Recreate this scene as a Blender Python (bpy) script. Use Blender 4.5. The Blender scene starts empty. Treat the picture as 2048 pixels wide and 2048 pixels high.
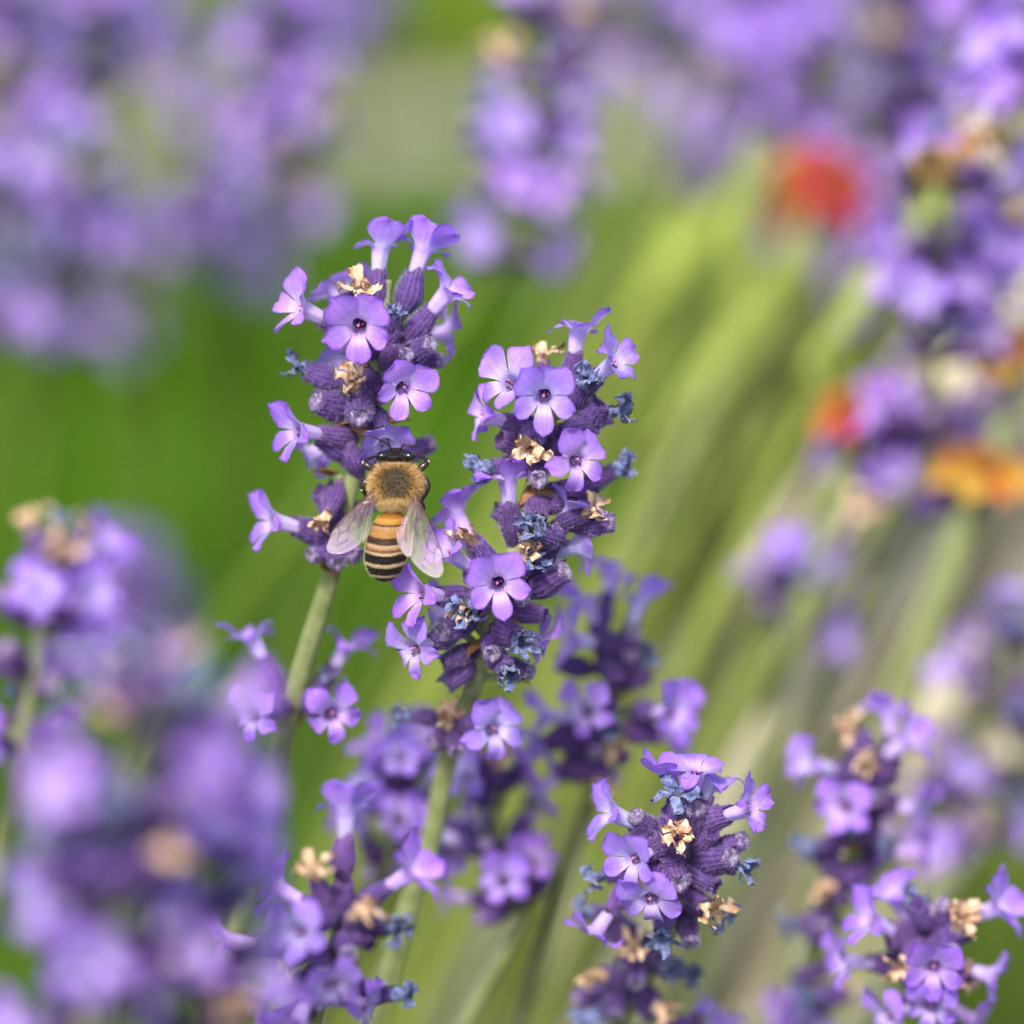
import bpy, math, random, bmesh
from mathutils import Vector, Matrix, noise
R_ = math.radians
scene = bpy.context.scene
COL = scene.collection

# ------------------------------------------------------------------ camera
TH = R_(28.0)                     # downward pitch
D = 0.42                          # distance to the plane of the bee (m)
FH = 0.40                         # height of the bee plane's centre above the ground
PX = 0.1 / 2048                   # metres per photo pixel in that plane
FWD = Vector((0, math.cos(TH), -math.sin(TH)))
RT = Vector((1, 0, 0))
UP = Vector((0, math.sin(TH), math.cos(TH)))
TW = -FWD
CAM = Vector((0, 0, FH)) - FWD * D
cd = bpy.data.cameras.new('camera')
cam = bpy.data.objects.new('camera', cd)
COL.objects.link(cam)
cam.location = CAM
cam.rotation_euler = (R_(90) - TH, 0, 0)
cd.sensor_fit = 'HORIZONTAL'
cd.sensor_width = 24.0
cd.lens = 24.0 * D / 0.1
cd.clip_start = 0.01
cd.clip_end = 200
cd.dof.use_dof = True
cd.dof.focus_distance = D - 0.004
cd.dof.aperture_fstop = cd.lens / 21.0
scene.camera = cam

# ------------------------------------------------------------------ light
SUN_EL, SUN_AZ = R_(60), R_(205)      # azimuth clockwise from +Y
w = bpy.data.worlds.new('World'); scene.world = w
w.use_nodes = True
nt = w.node_tree
bg = nt.nodes['Background']
sky = nt.nodes.new('ShaderNodeTexSky')
sky.sky_type = 'NISHITA'; sky.sun_disc = False
sky.sun_elevation = SUN_EL; sky.sun_rotation = SUN_AZ
sky.dust_density = 3.0; sky.ozone_density = 0.6
nt.links.new(sky.outputs[0], bg.inputs[0])
bg.inputs[1].default_value = 0.15
sd = bpy.data.lights.new('sun', 'SUN')
sd.energy = 2.9; sd.angle = R_(11); sd.color = (1.0, 0.955, 0.89)
so = bpy.data.objects.new('sun', sd); COL.objects.link(so)
sdir = Vector((math.sin(SUN_AZ) * math.cos(SUN_EL), math.cos(SUN_AZ) * math.cos(SUN_EL), math.sin(SUN_EL)))
so.rotation_euler = sdir.to_track_quat('Z', 'Y').to_euler()
so.location = (0, 0, 3)
vs = scene.view_settings
vs.view_transform = 'Standard'; vs.look = 'None'; vs.gamma = 1.0; vs.use_curve_mapping = False
vs.exposure = 1.0
cy_ = scene.cycles
cy_.max_bounces = 5; cy_.diffuse_bounces = 3; cy_.glossy_bounces = 2; cy_.transmission_bounces = 4; cy_.transparent_max_bounces = 6
cy_.caustics_reflective = False; cy_.caustics_refractive = False

# ------------------------------------------------------------------ helpers
def P(px, py, z=0.0):
    """photo pixel + millimetres towards the lens from the bee plane -> world point"""
    dep = D - z * 1e-3
    s = dep / D * PX
    return CAM + FWD * dep + RT * ((px - 1024) * s) + UP * ((1024 - py) * s)

def VD(a, e):
    a = R_(a); e = R_(e)
    return (RT * math.cos(a) + UP * math.sin(a)) * math.cos(e) + TW * math.sin(e)

def sm(x):
    x = max(0.0, min(1.0, x)); return x * x * (3 - 2 * x)

def lerp(a, b, t): return a + (b - a) * t

def new_mat(name):
    m = bpy.data.materials.new(name); m.use_nodes = True
    n = m.node_tree; n.nodes.clear()
    out = n.nodes.new('ShaderNodeOutputMaterial')
    return m, n, out

class N:
    """tiny node-graph helper"""
    def __init__(s, nt): s.t = nt
    def node(s, typ, **k):
        n = s.t.nodes.new(typ)
        for a, b in k.items(): setattr(n, a, b)
        return n
    def link(s, a, b): s.t.links.new(a, b)
    def val(s, sock, v):
        if hasattr(v, 'node'): s.link(v, sock)
        else: sock.default_value = v
    def math(s, op, a, b=0.0, clamp=False):
        n = s.node('ShaderNodeMath', operation=op); n.use_clamp = clamp
        s.val(n.inputs[0], a); s.val(n.inputs[1], b); return n.outputs[0]
    def mix(s, f, a, b, blend='MIX'):
        n = s.node('ShaderNodeMix', data_type='RGBA', blend_type=blend)
        s.val(n.inputs[0], f); s.val(n.inputs[6], a); s.val(n.inputs[7], b); return n.outputs[2]
    def ramp(s, f, stops):
        n = s.node('ShaderNodeValToRGB'); cr = n.color_ramp
        while len(cr.elements) < len(stops): cr.elements.new(0.5)
        for e, (p, c) in zip(cr.elements, stops): e.position = p; e.color = (*c, 1)
        s.val(n.inputs[0], f); return n.outputs[0]
    def noise(s, scale, detail=2, rough=0.5, vec=None, dim='3D'):
        n = s.node('ShaderNodeTexNoise'); n.inputs['Scale'].default_value = scale
        n.inputs['Detail'].default_value = detail; n.inputs['Roughness'].default_value = rough
        if vec is not None: s.link(vec, n.inputs['Vector'])
        return n.outputs['Fac']
    def bump(s, h, strength=0.3, dist=0.0001):
        n = s.node('ShaderNodeBump'); n.inputs['Strength'].default_value = strength
        n.inputs['Distance'].default_value = dist; s.link(h, n.inputs['Height']); return n.outputs[0]
    def bsdf(s, color, rough=0.6, spec=0.3, normal=None, sheen=0.0, sheencol=(1, 1, 1), coat=0.0):
        b = s.node('ShaderNodeBsdfPrincipled')
        s.val(b.inputs['Base Color'], color if hasattr(color, 'node') else (*color, 1))
        s.val(b.inputs['Roughness'], rough); b.inputs['Specular IOR Level'].default_value = spec
        b.inputs['Sheen Weight'].default_value = sheen; b.inputs['Sheen Tint'].default_value = (*sheencol, 1)
        b.inputs['Coat Weight'].default_value = coat
        if normal is not None: s.link(normal, b.inputs['Normal'])
        return b.outputs[0]
    def transl(s, color, shader, f):
        t = s.node('ShaderNodeBsdfTranslucent'); s.val(t.inputs[0], color if hasattr(color, 'node') else (*color, 1))
        m = s.node('ShaderNodeMixShader'); m.inputs[0].default_value = f
        s.link(shader, m.inputs[1]); s.link(t.outputs[0], m.inputs[2]); return m.outputs[0]
    def objco(s):
        return s.node('ShaderNodeTexCoord').outputs['Object']
    def geopos(s):
        return s.node('ShaderNodeNewGeometry').outputs['Position']

MAT = {}
def m_petal():
    m, t, out = new_mat('petal'); g = N(t)
    a = g.node('ShaderNodeAttribute', attribute_name='pig')
    sep = g.node('ShaderNodeSeparateColor'); g.link(a.outputs['Color'], sep.inputs[0])
    r, e, v = sep.outputs
    oi = g.node('ShaderNodeObjectInfo')
    base = g.ramp(r, [(0, (.74, .62, .88)), (.30, (.74, .61, .90)), (.40, (.62, .44, .86)), (.47, (.72, .56, .90)),
                      (.62, (.52, .32, .82)), (1.0, (.41, .18, .75))])
    nz = g.noise(900, 3, .6, g.objco())
    edge = g.math('MULTIPLY', g.ramp(e, [(.62, (0, 0, 0)), (1, (1, 1, 1))]), g.math('MULTIPLY_ADD', nz, 1.2), True)
    c = g.mix(edge, base, (.27, .09, .66, 1))
    vein = g.math('POWER', g.math('ABSOLUTE', g.math('SINE', g.math('MULTIPLY', v, 18.0))), 6.0)
    c = g.mix(g.math('MULTIPLY', vein, .22), c, (.29, .11, .66, 1))
    spk = g.noise(2600, 2, .6, g.objco())
    c = g.mix(g.ramp(spk, [(.62, (0, 0, 0)), (.72, (.30, .30, .30))]), c, (.80, .74, .94, 1))
    mot = g.noise(420, 4, .6, g.objco())
    c = g.mix(g.ramp(mot, [(.50, (0, 0, 0)), (.75, (.45, .45, .45))]), c, (.27, .13, .74, 1))
    c = g.mix(1.0, c, oi.outputs['Color'], 'MULTIPLY')
    nb = g.bump(g.noise(1500, 3, .6, g.objco()), .35, .00012)
    s = g.bsdf(c, .5, .35, nb, .15, (.9, .85, 1))
    s = g.transl(c, s, .42)
    g.link(s, out.inputs[0]); return m
def m_calyx():
    m, t, out = new_mat('calyx'); g = N(t)
    a = g.node('ShaderNodeAttribute', attribute_name='pig')
    sep = g.node('ShaderNodeSeparateColor'); g.link(a.outputs['Color'], sep.inputs[0])
    r, e, v = sep.outputs
    oi = g.node('ShaderNodeObjectInfo')
    c = g.ramp(r, [(0, (.10, .085, .07)), (.22, (.060, .026, .105)), (.6, (.046, .016, .105)), (.92, (.054, .020, .115)), (1, (.10, .06, .15))])
    c = g.mix(g.math('MULTIPLY', e, .30), c, (.20, .12, .32, 1))
    nz = g.noise(1800, 3, .65, g.objco())
    c = g.mix(g.ramp(nz, [(.48, (0, 0, 0)), (.70, (.35, .35, .35))]), c, (.24, .16, .36, 1))
    c = g.mix(1.0, c, oi.outputs['Color'], 'MULTIPLY')
    s = g.bsdf(c, .75, .15, g.bump(nz, .6, .00015), .12, (.75, .65, .95))
    g.link(s, out.inputs[0]); return m
def m_simple(name, c1, c2, scale=800, rough=.7, spec=.2, transl=0.0, sheen=0.0, bump=.3, dist=.0002, tint=False):
    m, t, out = new_mat(name); g = N(t)
    nz = g.noise(scale, 4, .6, g.objco())
    c = g.mix(g.ramp(nz, [(.35, (0, 0, 0)), (.65, (1, 1, 1))]), (*c1, 1), (*c2, 1))
    if tint:
        oi = g.node('ShaderNodeObjectInfo'); c = g.mix(1.0, c, oi.outputs['Color'], 'MULTIPLY')
    s = g.bsdf(c, rough, spec, g.bump(nz, bump, dist) if bump else None, sheen)
    if transl: s = g.transl(c, s, transl)
    g.link(s, out.inputs[0]); return m
def m_attr(name, rough=.6, spec=.3, transl=0.0, sheen=0.0, bumpscale=0, coat=0.0):
    m, t, out = new_mat(name); g = N(t)
    a = g.node('ShaderNodeAttribute', attribute_name='pig')
    c = a.outputs['Color']
    nb = g.bump(g.noise(bumpscale, 3, .6, g.objco()), .35, .00006) if bumpscale else None
    s = g.bsdf(c, rough, spec, nb, sheen, (1, .9, .7), coat)
    if transl: s = g.transl(c, s, transl)
    g.link(s, out.inputs[0]); return m
def m_wing():
    m, t, out = new_mat('wing_membrane'); g = N(t)
    tr = g.node('ShaderNodeBsdfTransparent'); tr.inputs[0].default_value = (.97, .93, .93, 1)
    nb = g.bump(g.noise(700, 2, .5, g.objco()), .25, .0004)
    b = g.node('ShaderNodeBsdfPrincipled')
    b.inputs['Base Color'].default_value = (.80, .68, .70, 1); b.inputs['Roughness'].default_value = .22
    b.inputs['Specular IOR Level'].default_value = .9
    b.inputs['Thin Film Thickness'].default_value = 420; b.inputs['Thin Film IOR'].default_value = 1.56
    g.link(nb, b.inputs['Normal'])
    s = g.transl((.80, .72, .74), b.outputs[0], .35)
    a = g.node('ShaderNodeAttribute', attribute_name='pig')
    sep = g.node('ShaderNodeSeparateColor'); g.link(a.outputs['Color'], sep.inputs[0])
    f = g.math('MULTIPLY_ADD', sep.outputs[0], .36); t.nodes[-1].inputs[2].default_value = .16
    mx = g.node('ShaderNodeMixShader'); g.link(f, mx.inputs[0])
    g.link(tr.outputs[0], mx.inputs[1]); g.link(s, mx.inputs[2])
    g.link(mx.outputs[0], out.inputs[0]); return m
def m_ground():
    m, t, out = new_mat('soil'); g = N(t)
    p = g.geopos()
    n1 = g.noise(4, 5, .6, p); n2 = g.noise(60, 4, .7, p)
    c = g.mix(n1, (.035, .05, .012, 1), (.06, .06, .025, 1))
    c = g.mix(g.ramp(n2, [(.4, (0, 0, 0)), (.7, (.8, .8, .8))]), c, (.09, .10, .05, 1))
    g.link(g.bsdf(c, .95, .1, g.bump(n2, .6, .01)), out.inputs[0]); return m
def m_path():
    m, t, out = new_mat('gravel'); g = N(t)
    p = g.geopos()
    n1 = g.noise(90, 4, .7, p)
    c = g.mix(n1, (.28, .25, .19, 1), (.48, .44, .36, 1))
    g.link(g.bsdf(c, .95, .1, g.bump(n1, .6, .01)), out.inputs[0]); return m

MAT['petal'] = m_petal(); MAT['calyx'] = m_calyx()
MAT['fuzz'] = m_simple('fuzz', (.20, .12, .33), (.46, .37, .60), 300, .8, .1, .25, 0, 0)
MAT['tip'] = m_simple('bud_tip', (.085, .05, .14), (.31, .25, .36), 2500, .85, .1, 0, .4, .6)
MAT['tan'] = m_simple('dried_tan', (.46, .22, .10), (.88, .68, .48), 1100, .7, .25, .2, 0, .5, tint=True)
MAT['blue'] = m_simple('dried_blue', (.014, .018, .085), (.24, .29, .54), 1300, .6, .3, .1, .3, .6, tint=True)
MAT['stem'] = m_simple('stem', (.135, .165, .055), (.235, .26, .11), 500, .8, .15, 0, .12, .3, tint=True)
MAT['bract'] = m_simple('bract', (.16, .065, .02), (.42, .24, .10), 900, .7, .2, .15, 0, .5)
MAT['anther'] = m_simple('anther', (.05, .008, .02), (.14, .03, .05), 3000, .5, .3, 0, 0, 0)
MAT['pistil'] = m_simple('pistil', (.40, .12, .30), (.55, .2, .4), 3000, .5, .3, .2, 0, 0)
MAT['body'] = m_attr('bee_cuticle', .55, .18, 0, 0, 2500)
MAT['fur'] = m_attr('bee_fur', .7, .2, .3)
MAT['eye'] = m_simple('bee_eye', (.006, .006, .007), (.012, .011, .011), 3000, .16, .6, 0, 0, .1, .00003)
MAT['leg'] = m_simple('bee_leg', (.012, .008, .006), (.035, .02, .012), 1500, .28, .5, 0, 0, .2, .00005)
MAT['pale_joint'] = m_simple('bee_joint', (.55, .38, .18), (.8, .62, .36), 1500, .5, .3, .2, 0, 0)
MAT['wing'] = m_wing()
MAT['vein'] = m_simple('wing_vein', (.045, .012, .010), (.10, .035, .03), 1500, .45, .3, .1, 0, 0)
MAT['leafmass'] = m_attr('leaf_mass', .7, .1, .35)
MAT['soil'] = m_ground(); MAT['gravel'] = m_path()
MAT['straw'] = m_simple('straw', (.60, .53, .33), (.82, .76, .56), 250, .6, .3, .1, 0, .3, tint=True)
MAT['red'] = m_simple('red_petal', (.40, .012, .035), (.52, .03, .035), 250, .5, .3, .35, .1, .2)
MAT['orange'] = m_simple('orange_petal', (.48, .10, .015), (.55, .19, .02), 250, .5, .3, .35, .1, .2)
MAT['yellow'] = m_simple('yellow_petal', (.46, .25, .02), (.56, .34, .05), 250, .5, .3, .35, .1, .2)
MAT['disc'] = m_simple('flower_disc', (.12, .03, .015), (.35, .14, .02), 900, .8, .2, 0, 0, .8)

def mesh(name, verts, faces, mat, attrs=None, normals=None, smooth=True):
    me = bpy.data.meshes.new(name)
    me.from_pydata([tuple(v) for v in verts], [], faces)
    if smooth: me.polygons.foreach_set('use_smooth', [True] * len(me.polygons))
    if attrs is not None:
        at = me.color_attributes.new('pig', 'FLOAT_COLOR', 'POINT')
        flat = []
        for a in attrs: flat += [a[0], a[1], a[2], 1.0]
        at.data.foreach_set('color', flat)
    me.materials.append(MAT[mat])
    if normals is not None: me.normals_split_custom_set_from_vertices(normals)
    return me

def link(name, me, parent=None, loc=None, color=None):
    o = bpy.data.objects.new(name, me); COL.objects.link(o)
    if parent is not None: o.parent = parent
    if loc is not None: o.location = loc
    if color is not None: o.color = color
    return o

def thing(name, label, cat, loc, group=None):
    o = bpy.data.objects.new(name, None); COL.objects.link(o)
    o.empty_display_size = 0.005
    o.location = loc; o['label'] = label; o['category'] = cat
    if group: o['group'] = group
    return o

def catmull(pts, n):
    """smooth polyline through points (Vectors)"""
    q = [pts[0] * 2 - pts[1]] + list(pts) + [pts[-1] * 2 - pts[-2]]
    out = []
    for i in range(1, len(q) - 2):
        a, b, c, d = q[i - 1], q[i], q[i + 1], q[i + 2]
        for k in range(n):
            t = k / n
            out.append(0.5 * ((2 * b) + (c - a) * t + (2 * a - 5 * b + 4 * c - d) * t * t + (3 * b - a - 3 * c + d) * t ** 3))
    out.append(pts[-1].copy())
    return out

def tube(pts, rads, seg=8, lobes=0, amp=0.0, cap=True, V=None, F=None):
    """append a swept tube to V, F"""
    V = [] if V is None else V; F = [] if F is None else F
    off = len(V)
    ref = None
    for i, p in enumerate(pts):
        d = (pts[min(i + 1, len(pts) - 1)] - pts[max(i - 1, 0)])
        d = d.normalized() if d.length > 1e-12 else Vector((0, 0, 1))
        if ref is None:
            ref = d.orthogonal().normalized()
        ref = (ref - d * ref.dot(d)).normalized()
        b = d.cross(ref)
        for k in range(seg):
            a = 2 * math.pi * k / seg
            r = rads[i] * (1 + amp * math.cos(lobes * a))
            V.append(p + ref * (math.cos(a) * r) + b * (math.sin(a) * r))
    n = len(pts)
    for i in range(n - 1):
        for k in range(seg):
            k2 = (k + 1) % seg
            F.append((off + i * seg + k, off + i * seg + k2, off + (i + 1) * seg + k2, off + (i + 1) * seg + k))
    if cap:
        F.append(tuple(off + k for k in reversed(range(seg))))
        F.append(tuple(off + (n - 1) * seg + k for k in range(seg)))
    return V, F

mm = 1e-3
# ------------------------------------------------------------------ flower parts (local +Z = axis, +Y = upper lip, millimetres scaled to metres)
LOBES = [(52, 38, 'u'), (128, 38, 'u'), (198, 32, 'l'), (270, 40, 'l'), (342, 32, 'l')]
def corolla(seed, Lu=3.3, Ll=2.7, wu=1.75, wl=1.12, pu=88, pl=95, nu=8, nv=8, nz=6, jit=1.0, cup=.25, bend=0.0):
    rnd = random.Random(seed)
    V = []; A = []; F = []; part = []
    z0, z1, r1 = 3.2, 7.0, .86
    ang = []
    for ac, h, _ in LOBES:
        for i in range(nv): ang.append(R_(ac + h * (2 * i / nv - 1)))
    M = len(ang)
    for k in range(nz + 1):
        t = k / nz
        z = lerp(z0, z1, t); r = lerp(.56, .68, sm(t * 1.3)) + (r1 - .68) * t ** 3
        for a in ang:
            rr = r * (1 + .05 * math.sin(5 * a + seed))
            V.append(Vector((math.cos(a) * rr, math.sin(a) * rr * .95, z))); A.append((.40 * t, 0, .5))
    for k in range(nz):
        for j in range(M):
            j2 = (j + 1) % M
            F.append((k * M + j, k * M + j2, (k + 1) * M + j2, (k + 1) * M + j)); part.append(0)
    top = nz * M
    for li, (ac, h, typ) in enumerate(LOBES):
        L = (Lu if typ == 'u' else Ll) * (1 + .12 * jit * rnd.uniform(-1, 1))
        W = (wu if typ == 'u' else wl) * (1 + .12 * jit * rnd.uniform(-1, 1))
        pe = R_((pu if typ == 'u' else pl) + 20 * jit * rnd.uniform(-1, 1))
        p0 = R_(18); tw = rnd.uniform(-.25, .25) * jit; ph = rnd.uniform(0, 6)
        curl = rnd.uniform(-.3, .7) * jit
        cc = cup * rnd.uniform(.2, 1.6)
        ac_ = R_(ac); hr = R_(h)
        er = Vector((math.cos(ac_), math.sin(ac_), 0)); et = Vector((-math.sin(ac_), math.cos(ac_), 0))
        rad, z = r1, z1
        grid = [[top + (li * nv + i) % M for i in range(nv + 1)]]
        w0 = r1 * math.sin(hr)
        for iu in range(1, nu + 1):
            u = 1 - (1 - iu / nu) ** 1.7; du = u - (1 - (1 - (iu - 1) / nu) ** 1.7)
            phi = lerp(p0, pe, sm(u ** .7 * 1.15)) + curl * max(0, u - .65) * 2.2
            rad += math.sin(phi) * L * du; z += math.cos(phi) * L * du
            wd = lerp(w0, W, sm(u / .6))
            if u > .5: wd *= max(.012, 1 - ((u - .5) / .5) ** 2) ** .5
            row = []
            for i in range(nv + 1):
                v = 2 * i / nv - 1
                arc = Vector((math.cos(ac_ + hr * v) * rad, math.sin(ac_ + hr * v) * rad, z))
                back = .07 * L * v * v * u * u
                fl = er * (rad - back) + et * (wd * v) + Vector((0, 0, z))
                fl.z += cc * v * v * wd * u + tw * v * wd * u + .11 * jit * math.sin(4.2 * v + ph + 3 * u) * u * u
                q = arc.lerp(fl, sm(u / .4)); so_ = Vector((seed * 1.7, li * 5.3, 0))
                q += noise.noise_vector(q * .55 + so_) * (.42 * jit * u * u) + noise.noise_vector(q * 1.7 + so_) * (.16 * jit * u)
                row.append(len(V)); V.append(q)
                A.append((.40 + .60 * u, max(abs(v) ** 2 * sm(u * 1.6), u ** 3), .5 + .5 * v * (.4 + .6 * u)))
            grid.append(row)
        for iu in range(nu):
            for i in range(nv):
                F.append((grid[iu][i], grid[iu][i + 1], grid[iu + 1][i + 1], grid[iu + 1][i])); part.append(li + 1)
    if bend:
        for v in V:   # gentle nod of the mouth towards -Y
            q = sm((v.z - 4.2) / 2.8) * bend
            dz = v.z - 5.6
            v.y, v.z = v.y + (-math.sin(q) * dz if dz > 0 else 0) + v.y * (math.cos(q) - 1), v.z + (v.y * math.sin(q) * .8 if dz > 0 else 0)
    V = [v * mm for v in V]
    return V, F, A, part

def split_flower(seed, **k):
    V, F, A, part = corolla(seed, **k)
    whole = mesh('flower', V, F, 'petal', A)
    nor = [vn.vector.copy() for vn in whole.vertex_normals]
    subs = []
    for p in range(6):
        fs = [f for f, q in zip(F, part) if q == p]
        idx = sorted({i for f in fs for i in f}); mp = {i: n for n, i in enumerate(idx)}
        subs.append(mesh('corolla_tube' if p == 0 else 'petal', [V[i] for i in idx], [tuple(mp[i] for i in f) for f in fs],
                         'petal', [A[i] for i in idx], [nor[i] for i in idx]))
    return whole, subs

FLW = []
specs = [dict(), dict(Lu=3.5, wu=1.9, pu=80, pl=88), dict(Lu=2.9, wu=1.7, pu=105, pl=112, cup=.45), dict(Lu=3.1, wu=1.5, pu=70, pl=100, jit=1.5),
         dict(Lu=3.4, Ll=3.0, wu=1.7, wl=1.0, pu=55, pl=80, jit=1.3), dict(Lu=2.7, Ll=2.2, wu=1.5, wl=.9, pu=120, pl=125, cup=.6, jit=1.4),
         dict(Lu=3.2, wu=1.75, pu=88, pl=84, jit=.8),
         dict(Lu=3.3, Ll=2.3, wu=1.75, wl=.9, pu=40, pl=120, jit=1.1), dict(Lu=3.0, Ll=2.4, wu=1.6, wl=.95, pu=58, pl=112, jit=1.3)]
for i, sp in enumerate(specs):
    FLW.append(split_flower(11 + i * 7, **sp))
LOWF = []
for i, sp in enumerate(specs[:5]):
    V, F, A, _ = corolla(11 + i * 7, nu=4, nv=3, nz=2, **sp)
    LOWF.append(mesh('flower', V, F, 'petal', A))

def blob(V, F, c, rx, ry, rz, seg=8, rings=5, rot=None):
    off = len(V)
    for i in range(rings + 1):
        th = math.pi * i / rings
        for k in range(seg):
            a = 2 * math.pi * k / seg
            p = Vector((rx * math.sin(th) * math.cos(a), ry * math.sin(th) * math.sin(a), rz * math.cos(th)))
            if rot is not None: p = rot @ p
            V.append(c + p)
    for i in range(rings):
        for k in range(seg):
            k2 = (k + 1) % seg
            F.append((off + i * seg + k, off + (i + 1) * seg + k, off + (i + 1) * seg + k2, off + i * seg + k2))

STAMEN = []
for s in range(3):
    rnd = random.Random(90 + s); V = []; F = []
    for a in (40, 140, 215, 325):
        a = R_(a + rnd.uniform(-15, 15)); r = .46
        c = Vector((math.cos(a) * r, math.sin(a) * r, 6.75 + rnd.uniform(-.15, .2))) * mm
        blob(V, F, c, .17 * mm, .13 * mm, .15 * mm, 6, 4)
        tube([Vector((math.cos(a) * .5, math.sin(a) * .5, 5.6)) * mm, c], [.05 * mm] * 2, 4, V=V, F=F)
    STAMEN.append(mesh('stamens', V, F, 'anther'))
V = []; F = []
tube([Vector((0, .1, 4.8)) * mm, Vector((0, .12, 6.4)) * mm, Vector((0, .18, 7.0)) * mm], [.07 * mm, .08 * mm, .10 * mm], 6, V=V, F=F)
blob(V, F, Vector((0, .2, 7.1)) * mm, .17 * mm, .15 * mm, .24 * mm, 7, 5)
PISTIL = mesh('pistil', V, F, 'pistil')

CL = 4.7
def calyx_prof(t):
    return lerp(.42, 1.17, sm(t / .55)) if t < .55 else lerp(1.17, .82, sm((t - .55) / .45))
def make_calyx(seed, seg, rings, ribs=True, slim=1.0):
    rnd = random.Random(seed); V = []; F = []; A = []
    ph = rnd.uniform(0, 6); bx = rnd.uniform(-.12, .12)
    for i in range(rings + 1):
        t = i / rings
        for k in range(seg):
            a = 2 * math.pi * k / seg
            rib = math.cos(13 * a + .25 * math.sin(3 * t + ph)) if ribs else 0
            r = calyx_prof(t) * slim * (1 + .055 * rib * sm(t * 5) + .04 * math.sin(2 * a + ph))
            z = CL * t
            if i == rings: z += .32 * max(0, math.sin(2.5 * a + ph)) + .45 * math.exp(-((a - math.pi / 2) / .5) ** 2)
            V.append(Vector((math.cos(a) * r + bx * math.sin(math.pi * t) * 2, math.sin(a) * r, z)) * mm)
            A.append((t, .5 + .5 * rib, a / 6.2832))
    for i in range(rings):
        for k in range(seg):
            k2 = (k + 1) % seg
            F.append((i * seg + k, i * seg + k2, (i + 1) * seg + k2, (i + 1) * seg + k))
    # inner wall so the mouth reads as a cup
    o = len(V)
    for k in range(seg):
        a = 2 * math.pi * k / seg
        V.append(Vector((math.cos(a) * .60 * slim, math.sin(a) * .60 * slim, CL - .5)) * mm); A.append((.55, 0, 0))
    for k in range(seg):
        k2 = (k + 1) % seg
        F.append((rings * seg + k, rings * seg + k2, o + k2, o + k))
    F.append(tuple(o + k for k in range(seg)))
    F.append(tuple(reversed(range(seg))))
    return mesh('calyx', V, F, 'calyx', A)

def make_fuzz(seed, n, slim=1.0):
    rnd = random.Random(seed); V = []; F = []
    for _ in range(n):
        t = rnd.random() ** .8; a = rnd.uniform(0, 2 * math.pi)
        r = calyx_prof(t) * slim * .99
        p = Vector((math.cos(a) * r, math.sin(a) * r, CL * t))
        nrm = Vector((math.cos(a), math.sin(a), .1))
        d = (nrm + Vector((rnd.uniform(-.7, .7), rnd.uniform(-.7, .7), rnd.uniform(-.1, 1.3)))).normalized()
        side = d.cross(Vector((rnd.uniform(-1, 1), rnd.uniform(-1, 1), rnd.uniform(-1, 1)))).normalized()
        L = rnd.uniform(.14, .38); wd = .022
        o = len(V)
        V += [(p - side * wd) * mm, (p + side * wd) * mm, (p + d * L + nrm * .05) * mm]
        F.append((o, o + 1, o + 2))
    for _ in range(n // 5):            # denser tuft on the rim
        a = rnd.uniform(0, 2 * math.pi); r = calyx_prof(1) * slim
        p = Vector((math.cos(a) * r, math.sin(a) * r, CL * rnd.uniform(.94, 1.02)))
        d = Vector((math.cos(a) * rnd.uniform(-.8, .9), math.sin(a) * rnd.uniform(-.8, .9), rnd.uniform(.3, 1.2))).normalized()
        side = d.orthogonal().normalized(); o = len(V)
        V += [(p - side * .025) * mm, (p + side * .025) * mm, (p + d * rnd.uniform(.2, .45)) * mm]
        F.append((o, o + 1, o + 2))
    me = mesh('fuzz', V, F, 'fuzz', smooth=False); return me

SLIM = [1.0, .88, 1.1, .95]
CAL = [make_calyx(40 + i, 52, 11, True, SLIM[i]) for i in range(4)]
CALF = [make_fuzz(60 + i, 1100, SLIM[i]) for i in range(4)]
CALL = [make_calyx(40 + i, 9, 5, False, SLIM[i]) for i in range(4)]

def make_tip(seed, low=False):
    rnd = random.Random(seed); V = []; F = []
    seg = 8 if low else 16
    n = 6
    for i in range(n + 1):          # folded closed crown of the bud
        t = i / n
        for k in range(seg):
            a = 2 * math.pi * k / seg
            r = [.80, .86, .80, .66, .46, .34, .05][i] * (1 + .10 * math.sin(5 * a + seed + i * .4))
            z = CL + [-.35, .02, .26, .36, .28, .18, .12][i]
            V.append(Vector((math.cos(a) * r, math.sin(a) * r, z)) * mm)
    for i in range(n):
        for k in range(seg):
            k2 = (k + 1) % seg
            F.append((i * seg + k, i * seg + k2, (i + 1) * seg + k2, (i + 1) * seg + k))
    F.append(tuple(n * seg + k for k in range(seg)))
    if not low:
        for _ in range(260):
            a = rnd.uniform(0, 6.283); r = rnd.uniform(.4, .86)
            p = Vector((math.cos(a) * r, math.sin(a) * r, CL + .25))
            d = Vector((rnd.uniform(-1, 1), rnd.uniform(-1, 1), rnd.uniform(.3, 1.3))).normalized()
            s = d.orthogonal().normalized(); o = len(V)
            V += [(p - s * .025) * mm, (p + s * .025) * mm, (p + d * rnd.uniform(.15, .36)) * mm]
            F.append((o, o + 1, o + 2))
    return mesh('bud_tip', V, F, 'tip')
TIP = [make_tip(70 + i) for i in range(3)]; TIPL = make_tip(75, True)

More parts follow.
